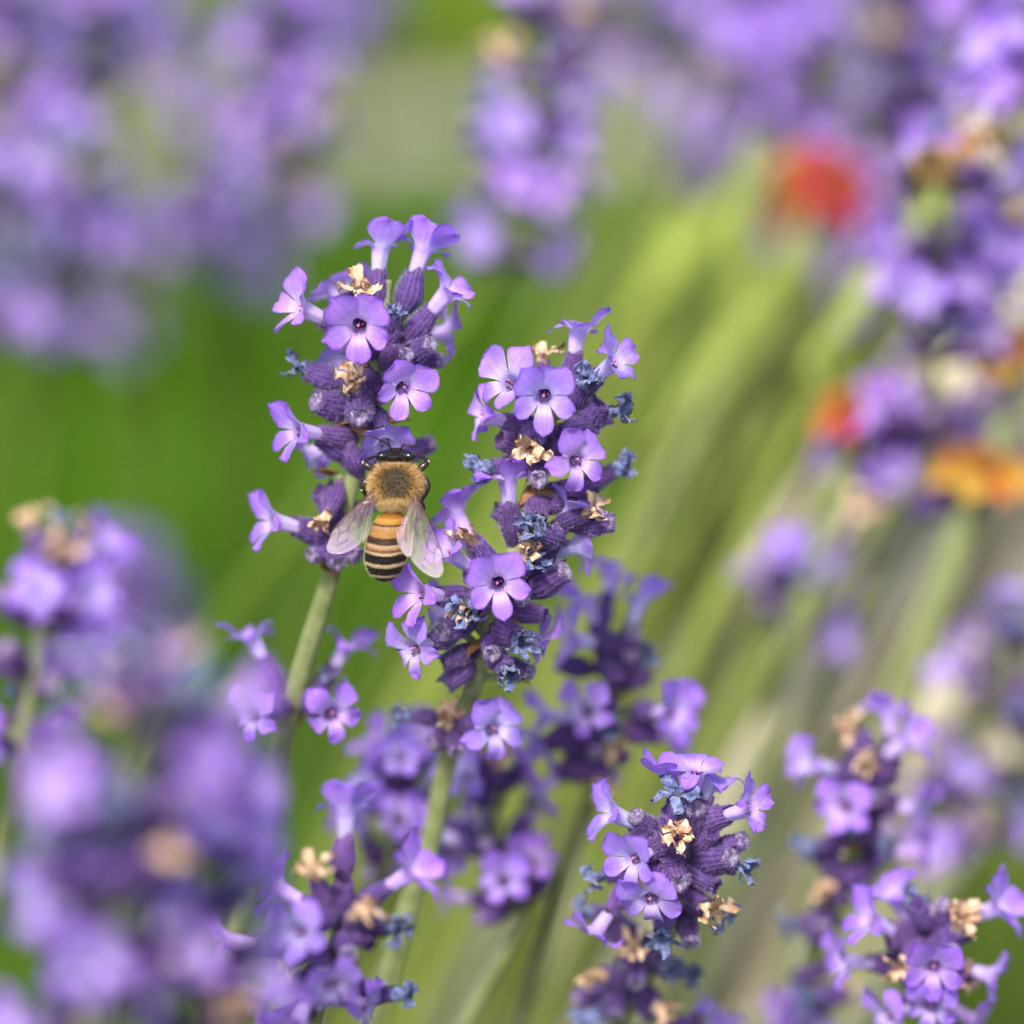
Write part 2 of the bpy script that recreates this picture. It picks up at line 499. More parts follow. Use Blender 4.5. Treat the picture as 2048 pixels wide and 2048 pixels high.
def make_withered(seed, mat, nu=5, nv=4, nz=5):
    """a shrivelled corolla: shrunken, creased tube with lobes crumpled every way"""
    rnd = random.Random(seed)
    V, F, A, part = corolla(seed, Lu=2.2, Ll=1.8, wu=.9, wl=.65, pu=rnd.uniform(10, 90), pl=rnd.uniform(20, 110), nu=nu, nv=nv, nz=nz, jit=2.6, cup=.9)
    out = []
    off = Vector((rnd.uniform(-50, 50), rnd.uniform(-50, 50), rnd.uniform(-50, 50)))
    bx, by = rnd.uniform(-.5, .5), rnd.uniform(-.5, .5)
    for v in V:
        p = v / mm
        t = max(0, (p.z - 3.6) / 4)
        sq = lerp(1.0, .78, sm(t))
        q = Vector((p.x * sq + bx * t * t, p.y * sq + by * t * t, lerp(p.z, 3.6 + (p.z - 3.6) * .62, 1)))
        nvv = noise.noise_vector(q * 1.5 + off) * .55 + noise.noise_vector(q * 3.7 + off) * .30
        out.append((q + nvv * sm(t * 2 + .15)) * mm)
    return mesh('withered_flower', out, F, mat)
WT = [make_withered(200 + i, 'tan') for i in range(5)]
WB = [make_withered(300 + i, 'blue') for i in range(5)]
WTL = [make_withered(200 + i, 'tan', 2, 2, 2) for i in range(2)]
WBL = [make_withered(300 + i, 'blue', 2, 2, 2) for i in range(2)]

def make_bract(seed):
    rnd = random.Random(seed); V = []; F = []
    nu, nv = 7, 4; L = rnd.uniform(3.0, 4.2); W = rnd.uniform(1.2, 1.8)
    for i in range(nu + 1):
        u = i / nu
        wd = W * (math.sin(math.pi * min(1, u * .9 + .1)) ** .7) * (1 - u ** 3) + .03
        for k in range(nv + 1):
            v = 2 * k / nv - 1
            p = Vector((wd * v, .9 * math.sin(u * 2.4) - .45 * v * v * wd, L * u))
            p += noise.noise_vector(p * 1.3 + Vector((seed * 3.1, 0, 0))) * .3 * u
            V.append(p * mm)
    for i in range(nu):
        for k in range(nv):
            a = i * (nv + 1) + k
            F.append((a, a + 1, a + nv + 2, a + nv + 1))
    return mesh('bract', V, F, 'bract')
BR = [make_bract(400 + i) for i in range(4)]

# ------------------------------------------------------------------ a floret: calyx + what it holds
def frame(axis, ref, roll):
    z = axis.normalized()
    y = ref - z * ref.dot(z)
    if y.length < 1e-4: y = z.orthogonal()
    y.normalize(); x = y.cross(z)
    m = Matrix((x, y, z)).transposed()
    return m @ Matrix.Rotation(roll, 3, 'Z')

KEYH = dict(open=7.6, bud=4.9, tan=5.6, blue=5.8, spent=4.7, bract=2.0)
def tinted(rnd, s=1.0):
    k = rnd.uniform(.88, 1.0)
    return (k * rnd.uniform(.86, 1.0), k * rnd.uniform(.82, 1.0), k, 1)

def put(root, base, axis, kind, rnd, scale=1.0, roll=0.0, lod=0, ref=None, variant=None):
    """lod 0: fuzz, separate petals and stamens; 1: separate petals; 2: far, out of focus"""
    rot = frame(axis, ref or UP, R_(roll)).to_4x4()
    M = Matrix.Translation(base - root.location) @ rot @ Matrix.Diagonal((scale * rnd.uniform(.92, 1.08), scale * rnd.uniform(.92, 1.08), scale * rnd.uniform(.97, 1.04), 1))
    def add(name, me, parent=None, color=None):
        o = bpy.data.objects.new(name, me); COL.objects.link(o)
        o.parent = parent or root
        if parent is None: o.matrix_local = M
        if color: o.color = color
        return o
    if kind == 'bract':
        return add('bract', rnd.choice(BR))
    ci = rnd.randrange(4); g = rnd.uniform(.75, 1.15)
    ccol = (g * rnd.uniform(.9, 1.1), g, g * rnd.uniform(.9, 1.05), 1)
    c = add('calyx', (CALL if lod == 2 else CAL)[ci], None, ccol)
    if lod == 0:
        f = add('fuzz', CALF[ci], c); f['kind'] = 'stuff'
    col = tinted(rnd)
    if kind == 'open':
        vi = variant if variant is not None else rnd.randrange(len(FLW))
        if lod == 2:
            add('flower', LOWF[vi % len(LOWF)], None, col)
        else:
            whole, subs = FLW[vi]
            fl = add('flower', subs[0], None, col)
            for sme in subs[1:]: add('petal', sme, fl, col)
            add('stamens', STAMEN[vi % 3], fl); add('pistil', PISTIL, fl)
    elif kind == 'bud':
        add('bud_tip', TIPL if lod == 2 else rnd.choice(TIP), c)
    elif kind in ('tan', 'blue'):
        k = rnd.uniform(.75, 1.1)
        src = {('tan', 0): WT, ('blue', 0): WB, ('tan', 1): WTL, ('blue', 1): WBL}[(kind, 1 if lod == 2 else 0)]
        add('withered_flower', rnd.choice(src), None, (k, k, k, 1))

def stem_to_ground(S, d, lean=.06):
    """bezier from S along d, then down to the ground"""
    d = d.normalized()
    C = S + d * .16
    E = Vector((C.x + d.x * lean, C.y + d.y * lean, -.01))
    if C.z < .06: C = S.lerp(E, .5)
    return [S * (1 - t) ** 2 + C * (2 * t * (1 - t)) + E * t * t for t in [i / 10 for i in range(1, 11)]]

def build_stem(root, pts, r_top, r_bot, extra, tint=(1, 1, 1, 1)):
    V = []; F = []
    n = len(pts)
    L = [0]
    for i in range(1, n): L.append(L[-1] + (pts[i] - pts[i - 1]).length)
    rads = [lerp(r_top, r_bot, min(1, l / .06)) for l in L]
    o = root.location
    tube([p - o for p in pts], rads, 12, 4, .10, V=V, F=F)
    for a, b in extra:                     # short stalks that carry the florets
        if (a - b).length > .0004:
            tube([a - o, a.lerp(b, .5) - o, b - o], [.00045, .0004, .00040], 6, V=V, F=F)
    return link('stem', mesh('stem', V, F, 'stem'), root, color=tint)

def hand_spike(name, label, axis_px, florets, seed, lod=0, group=None, tint=(1, 1, 1, 1), r=(.0006, .0011), zoff=0):
    """axis_px: (x, y, z) from tip down; florets: (kind, x, y, angle, elevation[, dict])"""
    rnd = random.Random(seed)
    axis_px = [(x, y, z + zoff) for x, y, z in axis_px]
    pts = catmull([P(*a) for a in axis_px], 6)
    apx = catmull([Vector(a) for a in axis_px], 6)
    tail = stem_to_ground(pts[-1], pts[-1] - pts[-4])
    root = thing('lavender_stalk', label, 'lavender', tail[-1], group)
    extra = []
    for fl in florets:
        kind, x, y, a, e = fl[:5]; k = fl[5] if len(fl) > 5 else {}
        s = k.get('s', 1.0); ax = VD(a, e); h = KEYH[kind] * s
        if kind == 'open': s *= 1.02; h *= 1.02
        zz = math.sin(R_(e)); pxmm = 1 / 0.0488
        bx = x - math.cos(R_(a)) * math.cos(R_(e)) * h * pxmm
        by = y + math.sin(R_(a)) * math.cos(R_(e)) * h * pxmm
        # nearest point on the stem, slightly below the base
        q = min(apx, key=lambda p: (p.x - bx) ** 2 + (p.y - by - 20) ** 2)
        gap = math.hypot(q.x - bx, q.y - by) / pxmm
        z = q.z + k.get('dz', 0) + gap * .35 * zz
        base = P(bx, by, z)
        put(root, base, ax, kind, rnd, s, k.get('roll', rnd.uniform(-14, 14)), lod, None, k.get('v'))
        extra.append((base + ax * .0003, P(q.x, q.y, q.z)))
    build_stem(root, pts + tail, r[0], r[1], extra, tint)
    return root

def gen_spike(label, tip, base, seed, group=None, whorls=5, lod=2, size=1.0, tint=(1, 1, 1, 1), open_p=.45, extra_low=True, tail_dir=None, stemr=(.0006, .0011)):
    rnd = random.Random(seed)
    T = P(*tip); B = P(*base)
    mid = T.lerp(B, .5) + RT * rnd.uniform(-.0012, .0012)
    pts = catmull([T, mid, B], 6)
    d = tail_dir if tail_dir is not None else (B - mid).normalized()
    tail = stem_to_ground(B, d)
    root = thing('lavender_stalk', label, 'lavender', tail[-1], group)
    extra = []; n = len(pts)
    kinds = lambda: rnd.choices(['open', 'bud', 'blue', 'tan', 'spent'], [open_p, .24, .12, .10, .10])[0]
    for wi in range(whorls):
        f = (wi / max(1, whorls - 1)) ** 1.1 if whorls > 1 else 0
        if extra_low and wi == whorls - 1: f = 1.0
        i = min(n - 2, int(f * (n - 2)))
        c = pts[i]; ax = (pts[i] - pts[i + 1]).normalized()
        m = (rnd.randint(5, 7) if lod == 2 else rnd.randint(6, 8)) if wi else 6
        a0 = rnd.uniform(0, 6.28)
        o1 = ax.orthogonal().normalized(); o2 = ax.cross(o1)
        for k in range(m):
            a = a0 + 6.283 * k / m + rnd.uniform(-.25, .25)
            el = R_(rnd.uniform(45, 75) if wi == 0 else rnd.uniform(18, 50))
            dr = (o1 * math.cos(a) + o2 * math.sin(a)) * math.cos(el) + ax * math.sin(el)
            s = size * rnd.uniform(.88, 1.1) * (.95 if wi == 0 else 1)
            b = c + (dr - ax * .3) * .0011 * size + ax * rnd.uniform(-.001, .001)
            put(root, b, dr, kinds(), rnd, s, rnd.uniform(-25, 25), lod, Vector((0, 0, 1)))
            extra.append((b + dr * .0003, c - ax * .0008))
        if lod < 2:
            for k in range(2):
                a = rnd.uniform(0, 6.28); dr = (o1 * math.cos(a) + o2 * math.sin(a)) * .8 + ax * .5
                put(root, c - ax * .001, dr, 'bract', rnd, .8, 0, lod)
    build_stem(root, pts + tail, stemr[0], stemr[1], extra, tint)
    return root

# ------------------------------------------------------------------ ground
def sheet(name, x0, x1, y0, y1, z, nx, ny, mat, amp=.0):
    V = []; F = []
    for j in range(ny + 1):
        for i in range(nx + 1):
            x = lerp(x0, x1, i / nx); y = lerp(y0, y1, j / ny)
            V.append(Vector((x, y, z + amp * noise.noise(Vector((x * 1.7, y * 1.7, 3.3))))))
    for j in range(ny):
        for i in range(nx):
            a = j * (nx + 1) + i
            F.append((a, a + 1, a + nx + 2, a + nx + 1))
    o = link(name, mesh(name, V, F, mat)); o['kind'] = 'structure'; return o
sheet('ground', -60, 60, -60, 60, 0, 60, 60, 'soil')
sheet('path', -8, 8, .88, 1.05, .004, 40, 4, 'gravel')

def blades(name, label, cat, n, seed, region, hfun, cfun, width, lean, kind='stuff', base=0.0):
    rnd = random.Random(seed); V = []; F = []; A = []
    x0, x1, y0, y1 = region
    for _ in range(n):
        x = rnd.uniform(x0, x1); y = rnd.uniform(y0, y1)
        h = hfun(x, y, rnd)
        if h <= 0: continue
        a = rnd.uniform(0, 6.283); ln = rnd.uniform(*lean)
        d = Vector((math.cos(a) * ln + .18, math.sin(a) * ln, 1)).normalized()
        s = Vector((math.cos(a + 1.57 + rnd.uniform(-.6, .6)), math.sin(a + 1.57), rnd.uniform(-.3, .3))).normalized()
        p = Vector((x, y, base)); wd = width * rnd.uniform(.6, 1.3)
        z0 = rnd.uniform(0, .55) * h if kind == 'bush' else 0
        p = p + d * z0; L = h - z0 if kind != 'bush' else rnd.uniform(.03, .06)
        c = cfun(x, y, rnd); o = len(V)
        drop = Vector((d.x, d.y, -.2)) * (.25 * L)
        V += [p - s * wd * .5, p + s * wd * .5, p + d * (L * .5) - s * wd, p + d * (L * .5) + s * wd, p + d * L + drop]
        F += [(o, o + 1, o + 3, o + 2), (o + 2, o + 3, o + 4)]
        A += [c] * 5
    o = link(name, mesh(name, V, F, 'leafmass', A))
    o['kind'] = 'stuff'; o['label'] = label; o['category'] = cat
    return o

def mixc(a, b, t): return tuple(lerp(p, q, t) for p, q in zip(a, b))
def fol_col(x, y, rnd):
    t = sm((x + .02) / .22) * .8 + .25 * noise.noise(Vector((x * 9, y * 6, 0)))
    c = mixc((.060, .165, .001), (.29, .30, .095), max(0, min(1, t + rnd.uniform(-.12, .12))))
    k = rnd.uniform(.6, 1.3)
    return tuple(v * k for v in c)
def fol_h(x, y, rnd):
    return rnd.uniform(.05, .17) * (1 - .85 * sm((y - .45) / .35))
blades('lavender_foliage', 'mass of narrow green lavender leaves under the flower stalks', 'foliage', 42000, 5, (-.55, .65, .05, 1.0), fol_h, fol_col,
       .0044, (.1, .7))
def lawn_col(x, y, rnd):
    k = rnd.uniform(.7, 1.25); return (.20 * k, .30 * k, .03 * k)
blades('grass', 'bright green grass of the lawn beyond the pale gravel path', 'grass', 26000, 6, (-.9, .9, 1.05, 2.2),
       lambda x, y, r: r.uniform(.03, .07), lawn_col, .0030, (.1, .6))

# ------------------------------------------------------------------ lavender stalks in and near the plane of focus
O, U_, T_, B_, S_, K_ = 'open', 'bud', 'tan', 'blue', 'spent', 'bract'
hand_spike('A', 'sharp lavender stalk with the honeybee clinging to its blossoms',
    [(772, 560, -1), (765, 640, -1), (745, 760, -2), (718, 900, -3), (690, 1020, -4.5), (658, 1160, -7), (618, 1290, -10), (580, 1420, -13), (560, 1500, -15), (525, 1640, -20)],
    [(O, 763, 482, 84, 4, dict(v=7, roll=175)), (O, 850, 492, 70, 2, dict(v=7, roll=110)), (O, 905, 577, 48, 14, dict(v=3, roll=-60)),
     (O, 598, 616, 155, 26, dict(v=3, roll=-20)), (O, 722, 664, 265, 76, dict(v=1, roll=0, s=1.04)), (O, 668, 572, 122, -18, dict(v=0, dz=-2)),
     (T_, 722, 582, 95, 42, dict(s=1.05)), (U_, 690, 574, 112, 30, dict(s=.9)), (O, 898, 664, 8, -14, dict(v=2, dz=-2)), (B_, 790, 624, 80, 40, dict(s=.65)),
     (U_, 814, 712, 18, 55, dict(s=.95)), (U_, 864, 688, 28, 34), (U_, 886, 722, -2, 15, dict(s=.9, dz=-1)),
     (O, 815, 786, -45, 68, dict(v=6, roll=-14)), (B_, 590, 733, 160, 8, dict(s=.95)), (U_, 632, 804, 166, 32, dict(s=1.1)),
     (T_, 706, 768, 118, 48, dict(s=.95)), (U_, 721, 837, -92, 74, dict(s=1.05)), (O, 592, 862, 172, 34, dict(v=4, roll=10)),
     (O, 612, 912, 205, -12, dict(v=2, dz=-2)), (S_, 640, 876, 146, 22), (S_, 690, 884, 112, 26), (O, 776, 896, -70, 52, dict(v=1, roll=8, s=.95, dz=-1.5)),
     (U_, 868, 884, 24, -4, dict(dz=-3)), (O, 664, 718, 132, -30, dict(v=0, dz=-3)), (O, 540, 1040, 166, 24, dict(v=4, roll=14)),
     (U_, 622, 1112, 202, 36, dict(s=.95)), (U_, 678, 1128, -82, 52, dict(s=.95)), (U_, 716, 1112, -32, 28, dict(s=.95)),
     (S_, 640, 985, 128, 22, dict(s=1.1)), (S_, 672, 972, 82, 20), (T_, 650, 1042, -112, 30, dict(s=.9)), (S_, 745, 1010, 20, -10, dict(s=.9)),
     (S_, 850, 780, 5, -20, dict(s=.9)), (U_, 770, 800, -60, 10, dict(s=.9)), (B_, 735, 690, -100, 20, dict(s=.6)), (S_, 690, 690, 170, 20), (S_, 800, 655, 40, 20),
     (K_, 690, 858, 210, 30), (K_, 730, 868, -60, 30), (K_, 800, 850, -10, 10), (K_, 664, 1150, -60, 20, dict(s=.8)), (K_, 645, 950, 190, 10, dict(s=.8)),
     (O, 497, 1260, 116, 0, dict(v=8, roll=160)), (O, 503, 1430, 200, 58, dict(v=5)), (O, 700, 1282, 58, -4, dict(v=8, roll=190)), (O, 678, 1428, -30, 62, dict(v=5)),
     (S_, 545, 1395, 150, 30, dict(s=.8)), (B_, 655, 1345, 60, 10, dict(s=.7)), (K_, 560, 1440, 130, 20, dict(s=.9)), (K_, 612, 1430, 40, 10, dict(s=.9))], 1, 0, r=(.0006, .00125))

hand_spike('B', 'upright lavender stalk beside the honeybee, dense with blossoms and blue dried florets',
    [(1120, 760, -1), (1100, 840, -1.5), (1070, 950, -2), (1035, 1080, -1), (1000, 1200, -1), (962, 1320, -4), (930, 1420, -9), (890, 1540, -13), (862, 1680, -17), (800, 1870, -23)],
    [(O, 1160, 646, 80, 4, dict(v=8, roll=150)), (O, 1232, 724, 38, 32, dict(v=3, roll=-30)), (O, 1013, 766, 148, 56, dict(v=0, roll=8)),
     (O, 1086, 802, -100, 74, dict(v=6, roll=0, s=1.02)), (O, 954, 830, 166, 16, dict(v=5, roll=20)), (T_, 1084, 710, 96, 15, dict(s=.8, dz=-2)),
     (B_, 1172, 760, 62, 45, dict(s=.9)), (S_, 1198, 806, 58, 28, dict(s=1.05)), (B_, 1240, 824, 14, 14), (S_, 1190, 850, 10, 30), (T_, 1060, 900, -100, 62, dict(s=1.05)),
     (O, 1158, 926, -22, 64, dict(v=2, roll=-6, s=.98)), (B_, 964, 936, 182, 20, dict(s=1.05)), (U_, 1076, 960, -90, 70), (O, 1014, 952, 94, 16, dict(v=8, roll=175)),
     (B_, 1245, 932, 28, 0, dict(dz=-3)), (S_, 1188, 984, -8, 22, dict(s=1.05)), (O, 1148, 1004, 60, 8, dict(v=3, roll=80)), (T_, 1180, 1022, 22, 30, dict(s=.9)),
     (U_, 1226, 1046, 4, 10), (B_, 1078, 1048, -80, 60), (B_, 1060, 1060, 160, 50), (O, 1160, 1090, 18, -6, dict(v=1, dz=-1)), (O, 905, 1022, 122, -12, dict(v=1, dz=-2)),
     (T_, 945, 1072, 120, 30), (O, 996, 1170, -90, 80, dict(v=6, roll=12, s=.98)), (T_, 1058, 1104, 62, 50), (B_, 1066, 1120, 30, 60, dict(s=.8)),
     (O, 892, 1100, 146, 22, dict(v=3, roll=30)), (U_, 1128, 1142, 30, 24, dict(s=1.1)), (O, 834, 1184, 172, 38, dict(v=4, roll=16)), (O, 818, 1302, 202, 44, dict(v=5, roll=8)),
     (B_, 938, 1222, 222, 52), (T_, 930, 1208, 200, 48, dict(s=.9)), (U_, 1048, 1196, -20, 48, dict(s=1.0)), (U_, 882, 1264, 192, 42), (U_, 984, 1308, -92, 60, dict(s=.95)),
     (B_, 1044, 1280, -28, 58), (B_, 1020, 1346, -52, 48), (U_, 1062, 1344, -20, 28, dict(s=.85)), (S_, 890, 1322, 202, 18), (S_, 892, 1368, 222, 0), (S_, 940, 1150, 150, 30),
     (S_, 1085, 1230, -10, 20), (S_, 1100, 1090, 60, 10), (S_, 1000, 880, 160, 30, dict(s=1.1)), (S_, 1120, 880, 60, 20), (S_, 1130, 1010, 0, 20), (S_, 990, 1020, 150, 10),
     (O, 1095, 1290, -20, -10, dict(v=2)), (O, 870, 1225, 180, -10, dict(v=0, dz=-2)),
     (K_, 1010, 1262, -60, 40), (K_, 955, 1300, 240, 30), (K_, 1040, 1245, 0, 30), (K_, 1060, 1000, 230, 30), (K_, 1085, 995, -50, 30), (K_, 1040, 1370, -30, 10),
     (B_, 800, 1428, 174, 4, dict(s=.9)), (T_, 894, 1432, 105, 48), (U_, 862, 1488, 208, 26, dict(s=.9)), (U_, 915, 1504, -88, 46, dict(s=.9)), (O, 996, 1455, -8, 58, dict(v=2)),
     (T_, 910, 1425, 60, 40, dict(s=.8)), (S_, 850, 1430, 165, 20, dict(s=.8))], 2, 0, r=(.0007, .0012))

hand_spike('C', 'soft lavender stalk leaning behind the upright one, two pale trumpets at its top',
    [(1262, 1250, -17), (1245, 1340, -18), (1215, 1450, -20), (1180, 1590, -24), (1130, 1750, -30)],
    [(O, 1282, 1185, 74, 2, dict(v=7, roll=170)), (O, 1232, 1132, 75, -10, dict(v=5)), (O, 1165, 1182, 112, 6, dict(v=7, roll=170)), (O, 1128, 1275, 172, 20, dict(v=0)),
     (O, 1160, 1418, 186, 62, dict(v=5)), (O, 1350, 1420, 2, 52, dict(v=1)), (O, 1080, 1430, 176, 6, dict(v=4)), (O, 1030, 1516, 204, 0, dict(v=1)), (B_, 1296, 1306, 40, 20),
     (B_, 1222, 1446, -60, 50), (S_, 1236, 1368, -70, 50), (S_, 1112, 1325, 170, 20), (S_, 1300, 1350, 10, 20), (S_, 1200, 1300, 120, 30), (U_, 1260, 1300, 80, 40),
     (S_, 1120, 1500, 200, 10), (S_, 1260, 1520, -20, 20), (O, 1380, 1480, -10, 10, dict(v=0)), (U_, 1190, 1510, -90, 40), (T_, 1225, 1500, -40, 30), (U_, 1240, 1560, -30, 30),
     (S_, 1140, 1560, 215, 20), (T_, 1205, 1580, -70, 30), (O, 1060, 1590, 215, 10, dict(v=2)), (U_, 1270, 1262, 60, 30), (K_, 1240, 1400, 0, 20), (K_, 1180, 1520, 200, 20)], 3, 1, zoff=-5)

hand_spike('D', 'lavender stalk tipped towards the lens, seen end on as a rosette of velvety calyces',
    [(1376, 1718, -1), (1373, 1740, -2), (1360, 1800, -5), (1330, 1880, -12), (1285, 1960, -18), (1235, 2050, -24), (1180, 2160, -31)],
    [(O, 1255, 1715, 202, 48, dict(v=6, roll=-6)), (O, 1294, 1798, -112, 50, dict(v=2, roll=0, s=.98)), (O, 1212, 1620, 156, 14, dict(v=4, roll=20)), (O, 1497, 1610, 20, 34, dict(v=3, roll=-25)),
     (O, 1335, 1535, 104, 14, dict(v=7, roll=160)), (O, 1392, 1528, 84, 22, dict(v=0, roll=40)), (O, 1432, 1540, 66, 4, dict(v=5, roll=150)), (B_, 1350, 1578, 98, 40, dict(s=1.1)),
     (U_, 1268, 1628, 142, 28), (U_, 1388, 1612, 82, 40, dict(s=1.15)), (S_, 1340, 1620, 105, 45, dict(s=1.1)), (U_, 1436, 1622, 58, 28, dict(s=1.05)), (U_, 1486, 1676, 26, 28), (U_, 1456, 1708, 8, 46, dict(s=1.1)),
     (U_, 1354, 1760, -82, 70, dict(s=1.05)), (S_, 1310, 1722, 190, 46), (T_, 1352, 1674, 100, 74, dict(s=.95)), (B_, 1484, 1734, -12, 24), (B_, 1196, 1754, 192, 12, dict(dz=-3)),
     (S_, 1300, 1672, 150, 40), (S_, 1430, 1768, -32, 30, dict(s=1.1)), (S_, 1420, 1660, 50, 50), (K_, 1398, 1768, -60, 50, dict(s=1.1)), (K_, 1412, 1750, -20, 40), (K_, 1330, 1750, 220, 40),
     (T_, 1414, 1812, -40, 38), (U_, 1380, 1882, -80, 38), (B_, 1452, 1826, -18, 18), (B_, 1320, 1866, -100, 48), (B_, 1160, 1816, 160, 10), (O, 1186, 1872, 235, 0, dict(v=2)), (S_, 1215, 1860, 170, 20),
     (T_, 1260, 1888, 160, 40), (U_, 1232, 1926, 190, 30), (U_, 1270, 1964, -90, 50), (B_, 1342, 1932, -20, 40), (B_, 1380, 1942, -10, 20), (T_, 1186, 1942, 170, 30), (U_, 1144, 1998, 190, 20),
     (T_, 1322, 2014, -40, 40), (B_, 1176, 2030, 210, 40), (O, 1440, 2010, 62, 14, dict(v=5, roll=170)), (S_, 1400, 2040, 20, 10), (S_, 1300, 2030, -60, 30), (U_, 1230, 2030, -90, 30), (S_, 1170, 1975, 150, 20), (K_, 1300, 1950, -30, 20)], 4, 0, r=(.0007, .0012))

hand_spike('F', 'lavender stalk beside the blurred foreground clump, three pale trumpets and tan dried florets',
    [(690, 1790, 12), (680, 1850, 12), (660, 1930, 10), (640, 2010, 8), (610, 2120, 4)],
    [(O, 693, 1620, 88, 6, dict(v=7, roll=180)), (O, 828, 1740, 32, 18, dict(v=4, roll=-50)), (O, 604, 1850, 200, 62, dict(v=0)), (T_, 628, 1742, 116, 36), (T_, 730, 1806, 60, 58, dict(s=1.1)),
     (B_, 792, 1852, 0, 26), (O, 452, 1880, 176, 10, dict(v=4, roll=20)), (T_, 568, 1928, 212, 46), (O, 668, 1960, -62, 50, dict(v=2)), (B_, 800, 1984, 6, 10), (S_, 690, 1765, 88, 20, dict(s=1.1)),
     (S_, 740, 1880, -30, 40), (S_, 650, 1790, 120, 30), (U_, 760, 1830, 20, 30), (S_, 620, 1950, 200, 40), (U_, 700, 1900, -70, 60), (O, 560, 1780, 150, -10, dict(v=6)), (O, 520, 1990, 200, 20, dict(v=1)),
     (U_, 640, 2000, -100, 50), (S_, 720, 1970, -20, 30), (O, 740, 2010, -20, 20, dict(v=5)), (K_, 690, 1920, -40, 40), (S_, 560, 2030, 190, 20), (O, 600, 2040, -110, 40, dict(v=3))], 5, 1, zoff=3)

hand_spike('E1', 'soft lavender stalk with a single tan floret rising above its purple calyces',
    [(1760, 1500, -20), (1745, 1570, -20), (1715, 1680, -22), (1665, 1810, -26), (1610, 1960, -32), (1560, 2090, -38)],
    [(O, 1774, 1405, 96, 4, dict(v=8, roll=170)), (O, 1822, 1474, 34, 16, dict(v=4, roll=-30)), (O, 1604, 1520, 164, 24, dict(v=3)), (T_, 1690, 1456, 114, 12, dict(s=1.15)), (T_, 1724, 1522, -95, 58, dict(s=1.1)),
     (O, 1668, 1610, 192, 58, dict(v=0)), (O, 1842, 1612, 2, 18, dict(v=4)), (O, 1850, 1700, 6, 0, dict(v=1)), (B_, 1698, 1650, -110, 40), (B_, 1608, 1692, 186, 12), (B_, 1774, 1684, -20, 30),
     (S_, 1674, 1758, 200, 30), (S_, 1705, 1540, 160, 30), (S_, 1780, 1530, 40, 30), (U_, 1745, 1600, -70, 50), (S_, 1790, 1600, 0, 40), (T_, 1640, 1770, 190, 20), (B_, 1562, 1850, 186, 10), (S_, 1610, 1880, 210, 10),
     (S_, 1690, 1810, -60, 30), (U_, 1640, 1860, -100, 40), (S_, 1760, 1640, 0, 20), (O, 1760, 1760, -20, 10, dict(v=5)), (S_, 1580, 1960, 200, 10), (B_, 1600, 1990, 180, 30), (K_, 1720, 1740, -40, 30), (K_, 1700, 1700, 200, 30),
     (O, 1530, 2020, 160, 20, dict(v=2)), (O, 1620, 2030, 60, 40, dict(v=0)), (T_, 1690, 1990, 20, 30)], 6, 1, zoff=-7)
hand_spike('E2', 'lavender stalk with a bushy head of blossoms in front of the soft leaning one',
    [(1895, 1850, -8), (1885, 1910, -9), (1865, 2000, -12), (1840, 2110, -17)],
    [(O, 1852, 1930, -110, 66, dict(v=6)), (O, 1846, 2012, -110, 56, dict(v=5)), (O, 1728, 1828, 150, 28, dict(v=4)), (O, 1780, 1778, 118, 10, dict(v=3)), (T_, 1918, 1834, 58, 50, dict(s=1.15)), (O, 2000, 1806, 24, 20, dict(v=4, roll=-50)),
     (O, 1984, 1950, -16, 14, dict(v=3)), (S_, 1825, 1800, 118, 40, dict(s=1.1)), (S_, 1930, 1860, 30, 30, dict(s=1.1)), (U_, 1850, 1810, 105, 40), (B_, 1830, 1790, 110, 20), (S_, 1770, 1880, 170, 30), (T_, 1795, 1930, 220, 40),
     (U_, 1900, 1900, -60, 60), (O, 1680, 1920, 176, 12, dict(v=1)), (S_, 1800, 1960, 210, 30), (S_, 1930, 1960, -30, 30), (U_, 1880, 1800, 85, 45), (O, 1950, 2040, -30, 20, dict(v=0)), (S_, 1790, 2020, 200, 20), (K_, 1900, 1950, -30, 30),
     (K_, 1790, 1960, 200, 30), (O, 1760, 2030, 200, 30, dict(v=2)), (T_, 1920, 1950, 0, 30)], 7, 1, zoff=-4)

gen_spike('lavender stalk rising from a pale green node between the upright stalk and the rosette', (985, 1600, -27), (1050, 1830, -31), 21, None, 3, 1, 1.0, tail_dir=VD(240, -18))
gen_spike('lavender stalk half hidden behind the three pale trumpets', (800, 1590, -34), (760, 1760, -38), 22, None, 3, 1, 1.0)
# ------------------------------------------------------------------ strongly blurred stalks in front of the focus
gen_spike('large blurred lavender clump standing in front of all other stalks', (290, 1440, 76), (240, 2010, 68), 31, None, 6, 2, 1.05, open_p=.62)
gen_spike('second large blurred lavender head leaning against the foreground clump', (425, 1640, 60), (400, 2120, 52), 32, None, 5, 2, 1.0, open_p=.6)
gen_spike('blurred lavender head low against the foreground clump', (160, 1820, 70), (190, 2250, 62), 34, None, 4, 2, 1.0, open_p=.62)
gen_spike('blurred lavender head beside green shade, apart from the foreground clump', (95, 1180, 40), (40, 1500, 34), 33, None, 4, 2, 1.0, open_p=.55)

